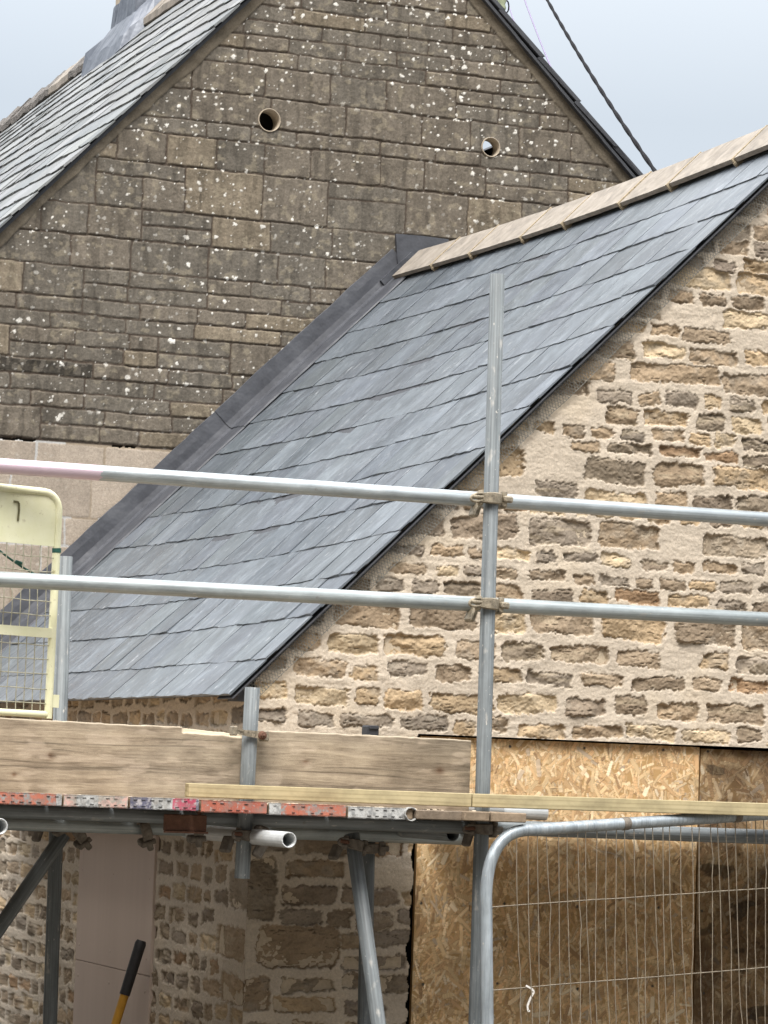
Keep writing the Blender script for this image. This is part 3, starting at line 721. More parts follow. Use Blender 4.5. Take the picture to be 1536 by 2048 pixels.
# ridge: old mossy tiles beyond the chimney, buff ones nearer
rng = random.Random(4); y = 14.70
def rz(y): return mp(SL, y).z
while y < 23:
    l = .45; buff = y < 19.9 and not (17.95 < y < 19.6); mat = MT['ridge'] if buff else MT['mossridge']
    n0 = []; N = 6
    for k in range(N+1):
        yy = y+l*k/N; jz = rng.uniform(-.012, .012) if not buff else rng.uniform(-.004, .004)
        n0.append([Vector((XA-.15, yy, rz(yy)-.125+jz)), Vector((XA-.15, yy, rz(yy)-.085+jz)), Vector((XA-.03, yy, rz(yy)+.055+jz)), Vector((XA+.03, yy, rz(yy)+.055+jz)), Vector((XA+.15, yy, rz(yy)-.085)), Vector((XA+.15, yy, rz(yy)-.15))])
    mb = MB(); M_ = 6; fs = []
    for k in range(N):
        for i in range(M_): j = (i+1) % M_; fs.append((k*M_+i, (k+1)*M_+i, (k+1)*M_+j, k*M_+j)[::-1])
    fs += [tuple(range(M_)), tuple(range(N*M_, N*M_+M_))[::-1]]
    if not (18.2 < y and y+l < 19.3): mb.add([p for r_ in n0 for p in r_], fs); mb.build('ridge_tile', mat, mroof)
    y += l+.006
# chimney with its lead skirt
cyf = 18.2; cl_ = onY(272, 60, cyf)[0]; cyb = onX(228, 60, cl_)[1]; cw = 2*(XA-cl_); zr = ZA-.02
mb = MB(); mb.box((XA, (cyf+cyb)/2, zr+.75), (cw, cyb-cyf, 1.9), ch=.01); chim = mb.build('chimney', MT['cutstone'], mh)
mb = MB(); n = 12; rings = []
def ringpts(x0, x1, y0, y1, zf):
    P = []
    for k in range(n): P.append((x0, y1-(y1-y0)*k/n))
    for k in range(n): P.append((x0+(x1-x0)*k/n, y0))
    for k in range(n): P.append((x1, y0+(y1-y0)*k/n))
    for k in range(n): P.append((x1-(x1-x0)*k/n, y1))
    return [Vector((x, y, zf(x, y))) for x, y in P]
def roofz(x, y): return (rz(y)-(TL*max(0, XA-x) if x < XA else TR*(x-XA)))+.03
rr = np.random.default_rng(3)
ztop = onY(272, -22, cyf)[2]
R0 = ringpts(cl_-.012, 2*XA-cl_+.012, cyf-.012, cyb+.012, lambda x, y: ztop+.02*math.sin(y*9))
R1 = ringpts(cl_-.016, 2*XA-cl_+.016, cyf-.016, cyb+.018, lambda x, y: roofz(x, y)+.13)
R2 = ringpts(cl_-.05, 2*XA-cl_+.05, cyf-.03, cyb+.10, lambda x, y: roofz(x, y)+.10+.012*math.sin(y*14+x*9))
R3 = ringpts(cl_-.10, 2*XA-cl_+.10, cyf-.07, cyb+.24, lambda x, y: roofz(x, y)+(.10 if y > cyb+.2 else .05)+.012*math.sin(y*17+x*12))
R4 = ringpts(cl_-.12, 2*XA-cl_+.12, cyf-.09, cyb+.25, lambda x, y: roofz(x, y)-.02)
for r_ in (R0, R1, R2, R3, R4): rings += [p+Vector(rr.normal(0, .0022, 3)) for p in r_]
M_ = 4*n; fs = [(a*M_+i, (a+1)*M_+i, (a+1)*M_+(i+1) % M_, a*M_+(i+1) % M_)[::-1] for a in range(4) for i in range(M_)]
mb.add(rings, fs, 0, False); mb.build('lead_flashing', MT['oldlead'], chim)

# ------------------------------------------------------------------ boarded openings
def strand_board(name, x0, x1, z0, z1, y, seed, tone, label, stain=0.0):
    st = .0024; u = np.arange(x0, x1, st); v = np.arange(z0, z1, st); U, V = np.meshgrid(u, v); rng = np.random.default_rng(seed)
    C = np.ones(U.shape+(3,))*np.array([.42, .27, .12]); H = np.zeros(U.shape)
    pal = np.array([(.66, .485, .275), (.60, .425, .235), (.54, .365, .195), (.71, .55, .345), (.49, .315, .16), (.61, .40, .21), (.77, .64, .45), (.36, .23, .12), (.48, .38, .27)])
    pw = np.array([.20, .19, .17, .12, .10, .10, .04, .05, .03])
    n = int((x1-x0)*(z1-z0)*4600)
    for k in range(n):
        cx, cz = rng.uniform(x0, x1), rng.uniform(z0, z1); L = rng.uniform(.022, .075); W = rng.uniform(.004, .015); a = rng.normal(math.pi/2, .8)
        if k > n*.93: L *= 1.25; W *= 1.2
        i0, i1 = max(0, int((cx-x0-L)/st)), int((cx-x0+L)/st)+1; j0, j1 = max(0, int((cz-z0-L)/st)), int((cz-z0+L)/st)+1
        dx = U[j0:j1, i0:i1]-cx; dz = V[j0:j1, i0:i1]-cz
        if dx.size == 0: continue
        p = dx*math.cos(a)+dz*math.sin(a); q = -dx*math.sin(a)+dz*math.cos(a)+p*p*rng.normal(0, 1)
        m = (np.abs(p) < L/2*(1-.3*np.abs(q)/W)) & (np.abs(q) < W/2)
        c_ = pal[rng.choice(9, p=pw)]*rng.uniform(.80, 1.12)
        C[j0:j1, i0:i1][m] = c_*(1+.10*np.sin(q[m]*2600+rng.uniform(0, 6)))[:, None]
        e = m & (np.abs(q) > W/2-st*.8) & (q < 0); C[j0:j1, i0:i1][e] *= .72
        H[j0:j1, i0:i1][m] = rng.uniform(0, .0011)
    C = C*(.98+.30*fbm(U*7, V*7, seed, 4))[..., None]*tone
    if stain:
        s_ = sstep(.40, .62, fbm(U*6, V*7, seed+4, 5))[..., None]; C = C*(1-stain*s_)+C*np.array([.42, .38, .36])*stain*s_
        s_ = sstep(.64, .70, fbm(U*9, V*14, seed+6, 4))[..., None]; C = C*(1-.6*s_)
    else:
        s_ = sstep(.62, .72, fbm(U*5, V*9, seed+5, 4))[..., None]; C = C*(1-.25*s_)
    for sx_ in np.arange(x0+.03, x1, .30):
        for sz_ in np.arange(z1-.02, z0, -.28):
            d_ = np.hypot(U-sx_-rng.normal(0, .006), V-sz_-rng.normal(0, .006)); C[d_ < .0045] = (.06, .055, .05); m_ = (d_ > .0045) & (d_ < .007); C[m_] *= .75
    co = np.stack([U, y-H, V], -1).reshape(-1, 3); q = grid_quads(len(u), len(v)); nb = len(co)
    b = MB().box(((x0+u[-1])/2, y+.0095, (z0+v[-1])/2), (u[-1]-x0, .017, v[-1]-z0))
    co = np.concatenate([co, np.array(b.v)]); q = np.concatenate([q, np.array(b.f)+nb])
    C = np.concatenate([C.reshape(-1, 3), np.tile([.38, .24, .11], (len(b.v), 1))])
    o = npmesh(name, co, q, [MT['osb']], None, C, smooth=False); return tag(o, label, 'board', 'strand boards closing the gable opening')
strand_board('strand_board', 4.290, 5.372, -2.19, .151, YG+.024, 3, 1.0, 'golden strand board covering left of the gable opening')
strand_board('strand_board', 5.377, 6.50, -2.19, .147, YG+.026, 4, .50, 'dark stained brown strand board at the right edge of the gable opening', .85)
# pinkish board closing the side doorway
a, b = (0, PB[1]), (0, PB[0])
zs = float(onX(220, 1934, XC-.012)[2]); mb = MB(); mb.box((XC-.004, (a[1]+b[1])/2, (zs-.24)/2), (.018, a[1]-b[1], -.24-zs), ch=.002); mb.box((XC-.003, (a[1]+b[1])/2, (zs-2.19)/2), (.018, a[1]-b[1], zs+2.19-.003), ch=.002)
for yy in (a[1]-.05, (a[1]+b[1])/2+.02, b[1]+.05):
    for zz in (-.40, zs+.06, zs-.06): mb.lathe([(.0001, .0), (.006, .0), (.006, .003), (.0001, .003)], (XC-.0135, yy, zz), Matrix.Rotation(math.radians(90), 3, 'Y'), 8)
o = mb.build('door_board', MT['pinkboard']); o.location.z = 0
tag(o, 'dusty pink sheet of board closing a doorway in the side wall', 'board')

# ------------------------------------------------------------------ scaffold
YS = 9.75; TRAD = .02415
scaf = empty('scaffold', (3.6, YS, -Z0), 'galvanised tube scaffold frame with two guard rails in front of the extension', 'scaffold')
def tubeobj(name, p0, p1, mat, parent, r=TRAD, wall=.004, seg=28):
    p0, p1 = Vector(p0), Vector(p1); L = (p1-p0).length; mb = MB()
    mb.lathe([(r-wall, .10), (r-wall, 0), (r-.0008, 0), (r, .0008), (r, L-.0008), (r-.0008, L), (r-wall, L), (r-wall, L-.10)], seg=seg)
    mb.lathe([(r-wall, .10), (.0001, .10)], seg=seg, m=1); mb.lathe([(.0001, L-.10), (r-wall, L-.10)], seg=seg, m=1)
    for i, f in enumerate(mb.f): mb.f[i] = f[::-1] if False else f
    o = mb.build(name, [mat, MT['tubein']]); o.location = p0; o.rotation_mode = 'QUATERNION'
    o.rotation_quaternion = (p1-p0).to_track_quat('Z', 'Y'); return adopt(o, parent)
def V3(a): return Vector((float(a[0]), float(a[1]), float(a[2])))
def ext_line(a, b, t0, t1): a, b = V3(a), V3(b); return a+(b-a)*t0, a+(b-a)*t1
# uprights
s1t, s1b = V3(onY(995, 549, YS)), V3(onY(965, 1590, YS)); tubeobj('standard', s1t+(s1b-s1t)*2.27, s1t, MT['galvold'], scaf)
s2t, s2b = V3(onY(505, 1375, YS)), V3(onY(484, 1757, YS)); tubeobj('standard', s2b, s2t, MT['galvold'], scaf)
s3t, s3b = V3(onY(131, 1113, 10.75)), V3(onY(100, 2040, 10.75)); tubeobj('standard', s3t+(s3b-s3t)*2.04, s3t, MT['galvold'], scaf)
s4t, s4b = V3(onY(737, 1640, 10.42)), V3(onY(729, 2048, 10.42)); tubeobj('standard', s4t+(s4b-s4t)*3.3, s4t, MT['galvold'], scaf)
# guard rails just behind the uprights
YR = YS+.05
r1 = ext_line(onY(0, 932, YR), onY(1536, 1039, YR), -.30, 1.28); r2 = ext_line(onY(0, 1158.7, YR), onY(1536, 1239, YR), -.30, 1.28)
tubeobj('guard_rail', r1[0], r1[1], MT['galvpink'], scaf); tubeobj('guard_rail', r2[0], r2[1], MT['galv'], scaf)
# ledgers under the deck
l1 = ext_line(onY(200, 1627, YR), onY(1536, 1674, YR), -.5, 1.25); tubeobj('ledger', l1[0], l1[1], MT['galvold'], scaf)
l2 = ext_line(onY(60, 1647, 10.36), onY(480, 1661, 10.36), -1.5, 2.14); tubeobj('ledger', l2[0], l2[1], MT['galv'], scaf)
# transoms poking out towards the viewer
e = V3(onY(578, 1680, 9.42)); tubeobj('transom', e, e+Vector((-.008, .98, .0)), MT['galvbright'], scaf)
e = V3(onY(0, 1653, 9.42)); tubeobj('transom', e, e+Vector((-.01, .98, .0)), MT['galvbright'], scaf)
e = V3(onY(905, 1668, 9.9)); tubeobj('transom', e, e+Vector((0, .62, .0)), MT['galvold'], scaf)
# braces
b0, b1 = V3(onY(128, 1668, 10.66)), V3(onY(-10, 1868, 10.66)); tubeobj('brace', b1+(b1-b0)*2.5, b0, MT['galvold'], scaf)
b0, b1 = V3(onY(704, 1668, 9.86)), V3(onY(757, 2048, 9.72)); tubeobj('brace', b0+(b1-b0)*3.2, b0, MT['galvold'], scaf)

def coupler_mesh(mat):
    """origin at the front of an upright, x across, z up"""
    mb = MB(); r = TRAD+.004
    prof = []
    for k in range(13):                     # band hugging the front half of the upright
        a = math.pi+math.pi*k/12; prof.append(Vector((r*math.cos(a), r*math.sin(a), 0)))
    for i in range(12):
        p, q = prof[i], prof[i+1]; zc = .012+.004*math.sin(math.pi*(i+.5)/12)
        o0, o1 = p.normalized()*(.006+.004*math.sin(i*.5)), q.normalized()*(.006+.004*math.sin((i+1)*.5))
        vs2 = [p-Vector((0, 0, zc)), q-Vector((0, 0, zc)), q+Vector((0, 0, zc)), p+Vector((0, 0, zc)), p+o0-Vector((0, 0, zc*.8)), q+o1-Vector((0, 0, zc*.8)), q+o1+Vector((0, 0, zc*.8)), p+o0+Vector((0, 0, zc*.8))]
        mb.add(vs2, [(4, 5, 6, 7), (0, 4, 7, 3), (1, 2, 6, 5), (3, 7, 6, 2), (0, 1, 5, 4), (0, 3, 2, 1)], 0)
    for sx_, hl in ((-.034, .019), (.035, .021)): mb.lathe([(.0001, -hl), (.0075, -hl), (.0085, -hl+.003), (.0085, hl-.003), (.0075, hl), (.0001, hl)], (sx_, -.008, 0), None, 12)
    mb.box((.043, -.014, 0), (.030, .016, .018), Matrix.Rotation(.25, 3, 'Z'), ch=.004)
    mb.box((.036, .02, -.004), (.022, .05, .040), ch=.005)
    mb.box((-.030, .034, -.028), (.017, .04, .048), Matrix.Rotation(.3, 3, 'Y'), ch=.005)
    lp = [Vector((-.044+.021*math.cos(t_), -.016, .0105*math.sin(t_)+.004*math.cos(t_))) for t_ in np.linspace(0, 2*math.pi, 17)[:-1]]
    mb.tube(lp, .0042, 8, closed=True)
    return mb.build('coupler', mat)
def bolt_mesh(parent, c, axis, mat, L=.05, r=.006):
    mb = MB(); q = Vector(axis).to_track_quat('Z', 'Y').to_matrix()
    mb.lathe([(.0001, L), (r, L), (r, 0), (.0001, 0)], c, q, 12)
    mb.lathe([(.0001, L*.72), (r*2, L*.72), (r*2, L*.95), (.0001, L*.95)], c, q, 6, smooth=False)
    return mb.build('bolt', mat, parent)
cp = coupler_mesh(MT['coupler']); bolt_mesh(cp, (-.062, -.016, .001), (1, 0, 0), MT['coupler'], .055)
def place(o, c, rx=0, ry=0, rz=0, s=1):
    o.location = c; o.rotation_euler = (rx, ry, rz); o.scale = (s, s, s); return adopt(o, scaf)
def on_std(t, b, z): f = (z-t.z)/(b.z-t.z); return t+(b-t)*f
zz1 = r1[0].z+(r1[1].z-r1[0].z)*.55; zz2 = r2[0].z+(r2[1].z-r2[0].z)*.55
cps = [(on_std(s1t, s1b, zz1), 0, 0, 0), (on_std(s1t, s1b, zz2), 0, .04, .1)]
srcs = [copy_tree(cp) for _ in cps[1:]]
place(cp, cps[0][0], s=1.2); place(srcs[0], *cps[1], s=1.2)
cd0 = coupler_mesh(MT['couplerdull']); bolt_mesh(cd0, (-.062, -.016, .001), (1, 0, 0), MT['rust'], .055)
lower = [(on_std(s2t, s2b, -.195), 0, .1, .5), (V3(onY(105, 1650, 10.70)), 0, 0, .2), (V3(onY(740, 1695, 10.38)), .1, 0, -.4),
         (V3(onY(965, 1658, YS)), 0, 0, 0), (V3(onY(706, 1690, 9.84)), 0, .2, .3), (V3(onY(290, 1662, 10.34)), .4, 1.2, .3), (V3(onY(155, 1668, 10.60)), .2, .8, .2), (V3(onY(395, 1652, 9.80)), .3, 1.5, .2)]
cl2 = [cd0]+[copy_tree(cd0) for _ in lower[1:]]
for o, a_ in zip(cl2, lower): place(o, *a_, s=1.12)
# right-angle block where the transom meets the hanging upright, and a rusty base plate lying under the boards
mb = MB(); q = V3(onY(520, 1668, 9.72)); mb.box(q, (.035, .06, .05), Matrix.Rotation(.3, 3, 'Y'), ch=.006); mb.box(q+Vector((.0, -.01, -.045)), (.03, .03, .06), Matrix.Rotation(.5, 3, 'Y'), ch=.005); mb.build('coupler', MT['couplerdull'], scaf)
mb = MB(); q = V3(onY(370, 1646, 9.70)); mb.box(q, (.135, .02, .052), ch=.003); mb.box(q+Vector((0, -.012, -.028)), (.14, .012, .006)); mb.build('steel_plate', MT['rust'], scaf)
# board clip across the hanging upright
mb = MB(); q0 = V3(onY(472, 1463, YS-.034)); q1 = V3(onY(532, 1472, YS-.034)); d = (q1-q0)
for k in range(8):
    f0, f1 = k/8, (k+1)/8; wdt = .014+.014*f0
    mb.bar(q0+d*f0, q0+d*f1+d.normalized()*.001, wdt, .008)
mb.box(q0+Vector((-.004, .012, .002)), (.012, .045, .03), ch=.003); mb.box(q0+d*.16+Vector((0, -.005, .006)), (.012, .006, .006)); mb.box(q1+Vector((.0, .02, 0)), (.02, .05, .034), ch=.004)
clip = mb.build('board_clip', MT['coupler'], scaf)
mb = MB(); Rm = Matrix.Rotation(math.radians(90), 3, 'X'); c0 = q0+d*.86+Vector((0, -.004, 0))
mb.lathe([(.0001, .006), (.013, .006), (.014, .0), (.014, -.004)], c0, Rm, 20); mb.lathe([(.0001, .016), (.0085, .016), (.0085, .004)], c0, Rm, 6, smooth=False); mb.lathe([(.0001, .022), (.0045, .022), (.0045, .012)], c0, Rm, 10)
mb.build('bolt', MT['rust'], clip)

# ------------------------------------------------------------------ deck boards, end-on
ZT = -.092
def deck_board(px0, px1, pyl, thick, bandspec, label, mat='plank', y0=9.60, y1=None, curl=False):
    y1 = y1 or (13.5 if px1 < 540 else 10.585)
    A, B = V3(onY(px0, pyl, y0)), V3(onY(px1, pyl+(px1-px0)*.041, y0)); wd = B.x-A.x; ztop = (A.z+B.z)/2
    L = y1-y0
    root = empty('scaffold_board', (A.x+wd/2, y0, ztop-thick), label, 'scaffold board', 'boards of the scaffold deck seen end-on')
    rr = random.Random(int(px0)); rot = Matrix.Rotation(rr.uniform(-.006, .006), 3, 'Y')
    mb = MB(); mb.box((A.x+wd/2, y0+L/2, ztop-thick/2), (wd-.005, L, thick), rot, ch=.003); mb.build('plank', MT[mat], root)
    if bandspec:
        mb = MB(); x0 = A.x+.0025; tot = wd-.005; n = 26; names = []
        zc = ztop-thick/2
        for f0, f1, mname in bandspec:
            if mname not in names: names.append(mname)
            mi = names.index(mname); k0, k1 = int(f0*n), int(f1*n)
            for k in range(k0, k1):
                jx = rr.uniform(-.0006, .0006)
                p = [Vector((x0+tot*a_/n, y0-.0022+jx, zc+b_)) for a_, b_ in ((k, -thick/2+.001), (k+1, -thick/2+.001), (k+1, thick/2-.001), (k, thick/2-.001))]
                mb.prism(p, (0, .0016, 0), mi)
            for b_, ys_ in ((thick/2+.0008, 1), (-thick/2-.0008, -1)):
                mb.box((x0+tot*(f0+f1)/2, y0+.012, zc+b_), (tot*(f1-f0), .026, .0014), m=mi)
        si = len(names); names.append('slot'); si2 = si
        for row in (-.0095, .0095):
            for k in range(8):
                if rr.random() < .38: continue
                mb.box((x0+tot*(.07+.86*k/7), y0-.0032, zc+row), (.012*rr.uniform(.7, 1.15), .002, .0015), m=si2)
        mb.build('end_band', [MT[m_] for m_ in names], root)
    if curl:
        mb = MB(); c0 = Vector((B.x-.012, y0-.010, ztop-thick/2)); pr = []
        n = 26
        for k in range(n):
            a_ = math.pi*1.15-2*math.pi*1.05*k/(n-1)*1.0; r = .020-.002*k/n
            pr.append(c0+Vector((r*math.cos(a_), -.004*k/n, r*math.sin(a_))))
        for k in range(n-1):
            p, q = pr[k], pr[k+1]; o_ = Vector((0, .024, 0)); nrm = (p-c0).normalized()*.0026
            mb.add([p, q, q+o_, p+o_, p+nrm, q+nrm, q+o_+nrm, p+o_+nrm], [(0, 1, 2, 3), (7, 6, 5, 4), (0, 4, 5, 1), (2, 6, 7, 3), (1, 5, 6, 2), (0, 3, 7, 4)], 0)
        mb.build('curled_band', MT['b_grey'], root)
    return root
for k in range(17):  # boards out of view, added to shade the walls under the deck
    deck_board(-148*(k+1)-20, -148*k-22, 1578-6*k, .036, [(0, 1, 'b_grey')], 'unseen grey banded scaffold board added left of the deck to shade below it')
deck_board(-22, 125, 1583.5, .033, [(0, .93, 'b_orange'), (.93, 1, 'b_grey')], 'scaffold board with bright orange end band, leftmost on the deck')
deck_board(126.5, 257, 1589, .033, [(0, .22, 'b_pink'), (.22, .55, 'b_grey'), (.55, 1, 'b_pink')], 'scaffold board with faded pink and cream end band')
deck_board(259, 399, 1594, .033, [(0, .34, 'b_navy'), (.34, .65, 'b_grey'), (.65, .97, 'b_crimson'), (.97, 1, 'b_navy')], 'scaffold board with navy, white and crimson end band')
deck_board(401, 535, 1600.5, .033, [(0, 1, 'b_red')], 'scaffold board with chipped brick red end band behind the hanging upright')
deck_board(537, 693, 1606, .033, [(0, .16, 'b_grey'), (.16, 1, 'b_orange')], 'scaffold board with orange end band and bare grey left end')
deck_board(695, 828, 1613, .033, [(0, .92, 'b_grey')], 'scaffold board with bare grey end band curled loose in a ring', curl=True)
deck_board(832, 927, 1619, .030, None, 'dark stained bare timber end beside the curled steel band', 'plankdark', 9.58)
deck_board(928, 981, 1622, .030, None, 'narrow bare timber end under the upright', 'plank', 9.56)
deck_board(982, 1055, 1624, .030, None, 'bare timber end at the right end of the deck', 'plank', 9.555)
root = empty('scaffold_board', (3.55, 10.6, -.17), 'unseen narrow board added beside the side wall to block light through the deck', 'scaffold board', 'boards of the scaffold deck seen end-on'); MB().box((3.552, 12.05, -.112), (.19, 2.9, .036), ch=.003).build('plank', MT['plank'], root)  # hidden board added to keep sun and sky out of the gap
for k, yb in enumerate((9.968, 10.196, 10.424, 10.565)):
    xa = 4.326; mb = MB(); wd_ = .225 if k < 3 else .055; zt_ = ZT-.030-.004*k
    root = empty('scaffold_board', (xa, yb-wd_/2, zt_-.036), ('board edge showing dark below the batten right of the deck end', 'second board behind the dark edge right of the deck end', 'hidden inner board between the dark edge and the strand board', 'narrow board against the strand board')[k], 'scaffold board', 'inner boards right of the deck end')
    mb.box((xa+1.1, yb, zt_-.018-.008), (2.2, wd_-.004, .036), Matrix.Rotation(.004, 3, 'Y'), ch=.003); mb.build('plank', MT['plankdark'], root)
# crumbs of mortar on the boards
mb = MB(); rng = random.Random(12)
for k in range(420):
    x = rng.choice([rng.uniform(2.5, 4.1), rng.gauss(2.78, .12), rng.gauss(3.45, .15)]); y = rng.uniform(9.61, 9.745); r = rng.uniform(.002, .0075); z = ZT-(x-2.57)*.006+.001
    if not 2.4 < x < 4.2: continue
    mb.box((x, y, z+r*.5), (r*2.2, r*1.6, r*1.2), Matrix.Rotation(rng.uniform(0, 3), 3, 'Z') @ Matrix.Rotation(rng.uniform(-.4, .4), 3, 'X'), ch=r*.25)
o = mb.build('mortar_crumbs', MT['mortar']); tag(o, 'pale mortar crumbs scattered along the front edge of the deck boards', 'rubble', kind='stuff')

# toe board with grain, knots and a splintered top edge
def toe_board():
    x0, x1 = V3(onY(-120, 1500, 9.78)).x, V3(onY(942, 1520, 9.78)).x; st = .0025
    A, B = onY(0, 1436, 9.78), onY(942, 1480, 9.78); C_, D_ = onY(0, 1586, 9.78), onY(942, 1622, 9.78)
    u = np.arange(x0, x1, st); v = np.linspace(0, 1, 92); U, Vn = np.meshgrid(u, v)
    zt = A[2]+(B[2]-A[2])*(U-A[0])/(B[0]-A[0]); zb = ZT-.006*(U-2.57)+.004
    xs0, xs1 = onY(365, 1455, 9.78)[0], onY(478, 1460, 9.78)[0]
    zt = zt+(fbm(U*5, U*0, 31, 4)-.5)*.008+(fbm(U*60, U*0, 32, 2)-.5)*.002
    spl = sstep(xs0-.004, xs0+.004, U)*(1-sstep(xs1, xs1+.08, U)); zt = zt-spl*(.004+.010*sstep(xs0, xs1, U))
    Z = zb+(zt-zb)*Vn
    rk = np.random.default_rng(77); warp = np.zeros(U.shape); kn = np.zeros(U.shape)
    for kx, kz, kr in ((onY(612, 1525, 9.78)[0], onY(612, 1525, 9.78)[2], .012), (onY(100, 1520, 9.78)[0], .03, .014), (onY(880, 1530, 9.78)[0], .03, .016), (2.62, -.03, .009), (3.62, -.05, .008)):
        d2 = ((U-kx)/3.2)**2+(Z-kz)**2; warp += np.sign(Z-kz)*kr*1.6*np.exp(-d2/(kr*2.2)**2); kn = np.maximum(kn, np.exp(-(((U-kx)/1.3)**2+(Z-kz)**2)/(kr*.75)**2))
    g = fbm(U*2.2, (Z-warp)*85+fbm(U*1.5, Z*6, 33, 3)*5, 34, 4); fine = fbm(U*22, Z*420, 35, 3); blot = fbm(U*4, Z*12, 36, 4); sw = fbm(U*16, Z*22, 44, 4)
    t_ = np.clip(.55+.75*(g-.5)+.55*(fine-.5)+.75*(blot-.5)+.9*(sw-.5)-.28*sstep(.03, .0, np.abs(fbm(U*1.1, (Z-warp)*150, 46, 3)-.5)), 0, 1)[..., None]
    C = np.array([.235, .192, .15])*(1-t_)+np.array([.51, .437, .345])*t_
    warmth = sstep(.45, .7, fbm(U*2.5, Z*5, 45, 3))[..., None]; C = C*(1-.25*warmth)+C*np.array([1.06, .97, .86])*.25*warmth
    dkr = sstep(4.02-.30, 4.10, U)[..., None]*sstep(.4, .6, fbm(U*6, Z*16, 37, 4))[..., None]; C = C*(1-.35*dkr)
    C = C*np.array([.80, .785, .74])*(1-.6*kn[..., None]*np.array([.8, 1, 1.1]))
    for _ in range(14):                      # drying splits along the grain
        cx, cz, cl_ = rk.uniform(x0, x1), rk.uniform(-.07, .11), rk.uniform(.08, .42)
        ln_ = np.abs(Z-warp*.6-cz-.010*(fbm(U*3, U*0+cz*50, 48, 3)-.5)-(U-cx)*rk.normal(0, .012)); C = C*(1-.55*np.exp(-(ln_/.0019)**2)*np.clip(1-((U-cx)/cl_)**2, 0, 1))[..., None]
    pale = sstep(.60, .70, fbm(U*9, Z*34, 39, 4))[..., None]; C = C*(1-.4*pale)+np.array([.52, .43, .33])*.4*pale
    topd = (zt-Z); edge = sstep(.0055, .0025, topd+(fbm(U*30, Z*0, 40, 2)-.5)*.003)[..., None]; C = C*(1-edge*.8)+np.array([.66, .58, .45])*edge*.8
    raw = (spl*sstep(.014, .009, topd+(fbm(U*14, Z*0+3, 41, 3)-.5)*.012))[..., None]; C = C*(1-raw)+np.array([.74, .64, .48])*raw
    H = (fine-.5)*.0012+(g-.5)*.0016-.004*(raw[..., 0])-kn*.0006
    co = np.stack([U, 9.782-H, Z], -1).reshape(-1, 3); q = grid_quads(len(u), len(v)); nb = len(co)
    nu = len(u); back = np.stack([U[[0, -1]], np.full((2, nu), 9.818), Z[[0, -1]]], -1).reshape(-1, 3)
    q2 = []
    for i in range(nu-1):
        t0 = (len(v)-1)*nu+i; q2.append((t0, t0+1, nb+nu+i+1, nb+nu+i)); q2.append((i+1, i, nb+i, nb+i+1)); q2.append((nb+i, nb+nu+i, nb+nu+i+1, nb+i+1))
    q2.append((nu-1, nb+nu-1, nb+2*nu-1, (len(v)-1)*nu+nu-1)); q2.append((0, (len(v)-1)*nu, nb+nu, nb))
    co = np.concatenate([co, back]); q = np.concatenate([q, np.array(q2)]); C = np.concatenate([C.reshape(-1, 3), np.tile([.5, .42, .32], (2*nu, 1))])
    o = npmesh('toe_board', co, q, [MT['board']], None, C, smooth=True)
    return tag(o, 'wide weathered toe board with splintered top edge, standing on the deck', 'plank')
toe_board()
# green-treated battens lying along the deck
def batten(pxa, pya, pxb, pyb, y, label, h=.043):
    A, B = V3(onY(pxa, pya, y)), V3(onY(pxb, pyb, y)); L = (B-A).length; mb = MB()
    mb.box((L/2, .022, -h/2), (L, .044, h), ch=.0025); o = mb.build('timber_batten', MT['batten']); o.location = A
    o.rotation_mode = 'QUATERNION'; o.rotation_quaternion = (B-A).to_track_quat('X', 'Z')
    return tag(o, label, 'timber', 'yellow treated battens along the deck')
batten(379, 1566, 944, 1587, 9.655, 'pale yellow treated batten lying on the deck, its cut end showing at left')
batten(946, 1587, 1700, 1612, 9.655, 'pale yellow treated batten running out past the right end of the deck')
# loose tube ends on the deck
for (px, py, ln, lb) in ((1092, 1626, .62, 'pale loose tube lying behind the batten, its open end farther right'), (1004, 1619, .50, 'pale loose tube lying behind the batten, its open end near the upright')):
    e = V3(onY(px, py, 9.93)); o = tubeobj('loose_tube', e, e+Vector((-ln, .03, .004)), MT['galvbright'], None); tag(o, lb, 'tube', 'loose tubes on the deck')
# small dark block peeping over the toe board
q = V3(onY(741, 1451, 9.90)); mb = MB(); h = q.z-(ZT-.008)
mb.box((q.x, 9.90, q.z-h/2), (.040, .055, h), ch=.004); mb.box((q.x, 9.868, q.z-.006), (.034, .004, .010), ch=.001)
o = mb.build('plastic_block', MT['greyplastic']); tag(o, 'dark grey plastic block peeping over the top of the toe board', 'plastic block')

# ------------------------------------------------------------------ cream yellow gate
gt = V3(onY(118, 1000, 9.93)); gb = V3(onY(96, 1437, 9.93)); H_ = (gt-gb).length+.02; up = (gt-gb).normalized()
yawg = .62; ax = Vector((-math.cos(yawg), -math.sin(yawg)*-1*-1, -.035)); ax = Vector((-math.cos(.30), -math.sin(.30), .055)).normalized(); ax = (ax-up*ax.dot(up)).normalized()
nr = ax.cross(up).normalized(); nr = nr if nr.y < 0 else -nr
gate = empty('safety_gate', gb, 'cream yellow wire mesh loading gate beside the left scaffold upright', 'gate')
G = lambda a_, b_, c_=0.0: gb+ax*a_+up*b_+nr*c_
WG = .80; rc = .055
def gframe():
    pts = [G(0, 0), G(0, H_-rc)]+[G(rc-rc*math.cos(t_), H_-rc+rc*math.sin(t_)) for t_ in np.linspace(.2, math.pi/2, 6)]
    pts += [G(WG-rc+rc*math.sin(t_), H_-rc+rc*math.cos(t_)) for t_ in np.linspace(0, math.pi/2, 6)]+[G(WG, 0)]
    mb = MB(); mb.tube(pts, .0125, 12)
    mb.tube([G(0, .012), G(WG, .012)], .011, 10)
    return mb.build('gate_frame', MT['yellow'], gate)
gframe()
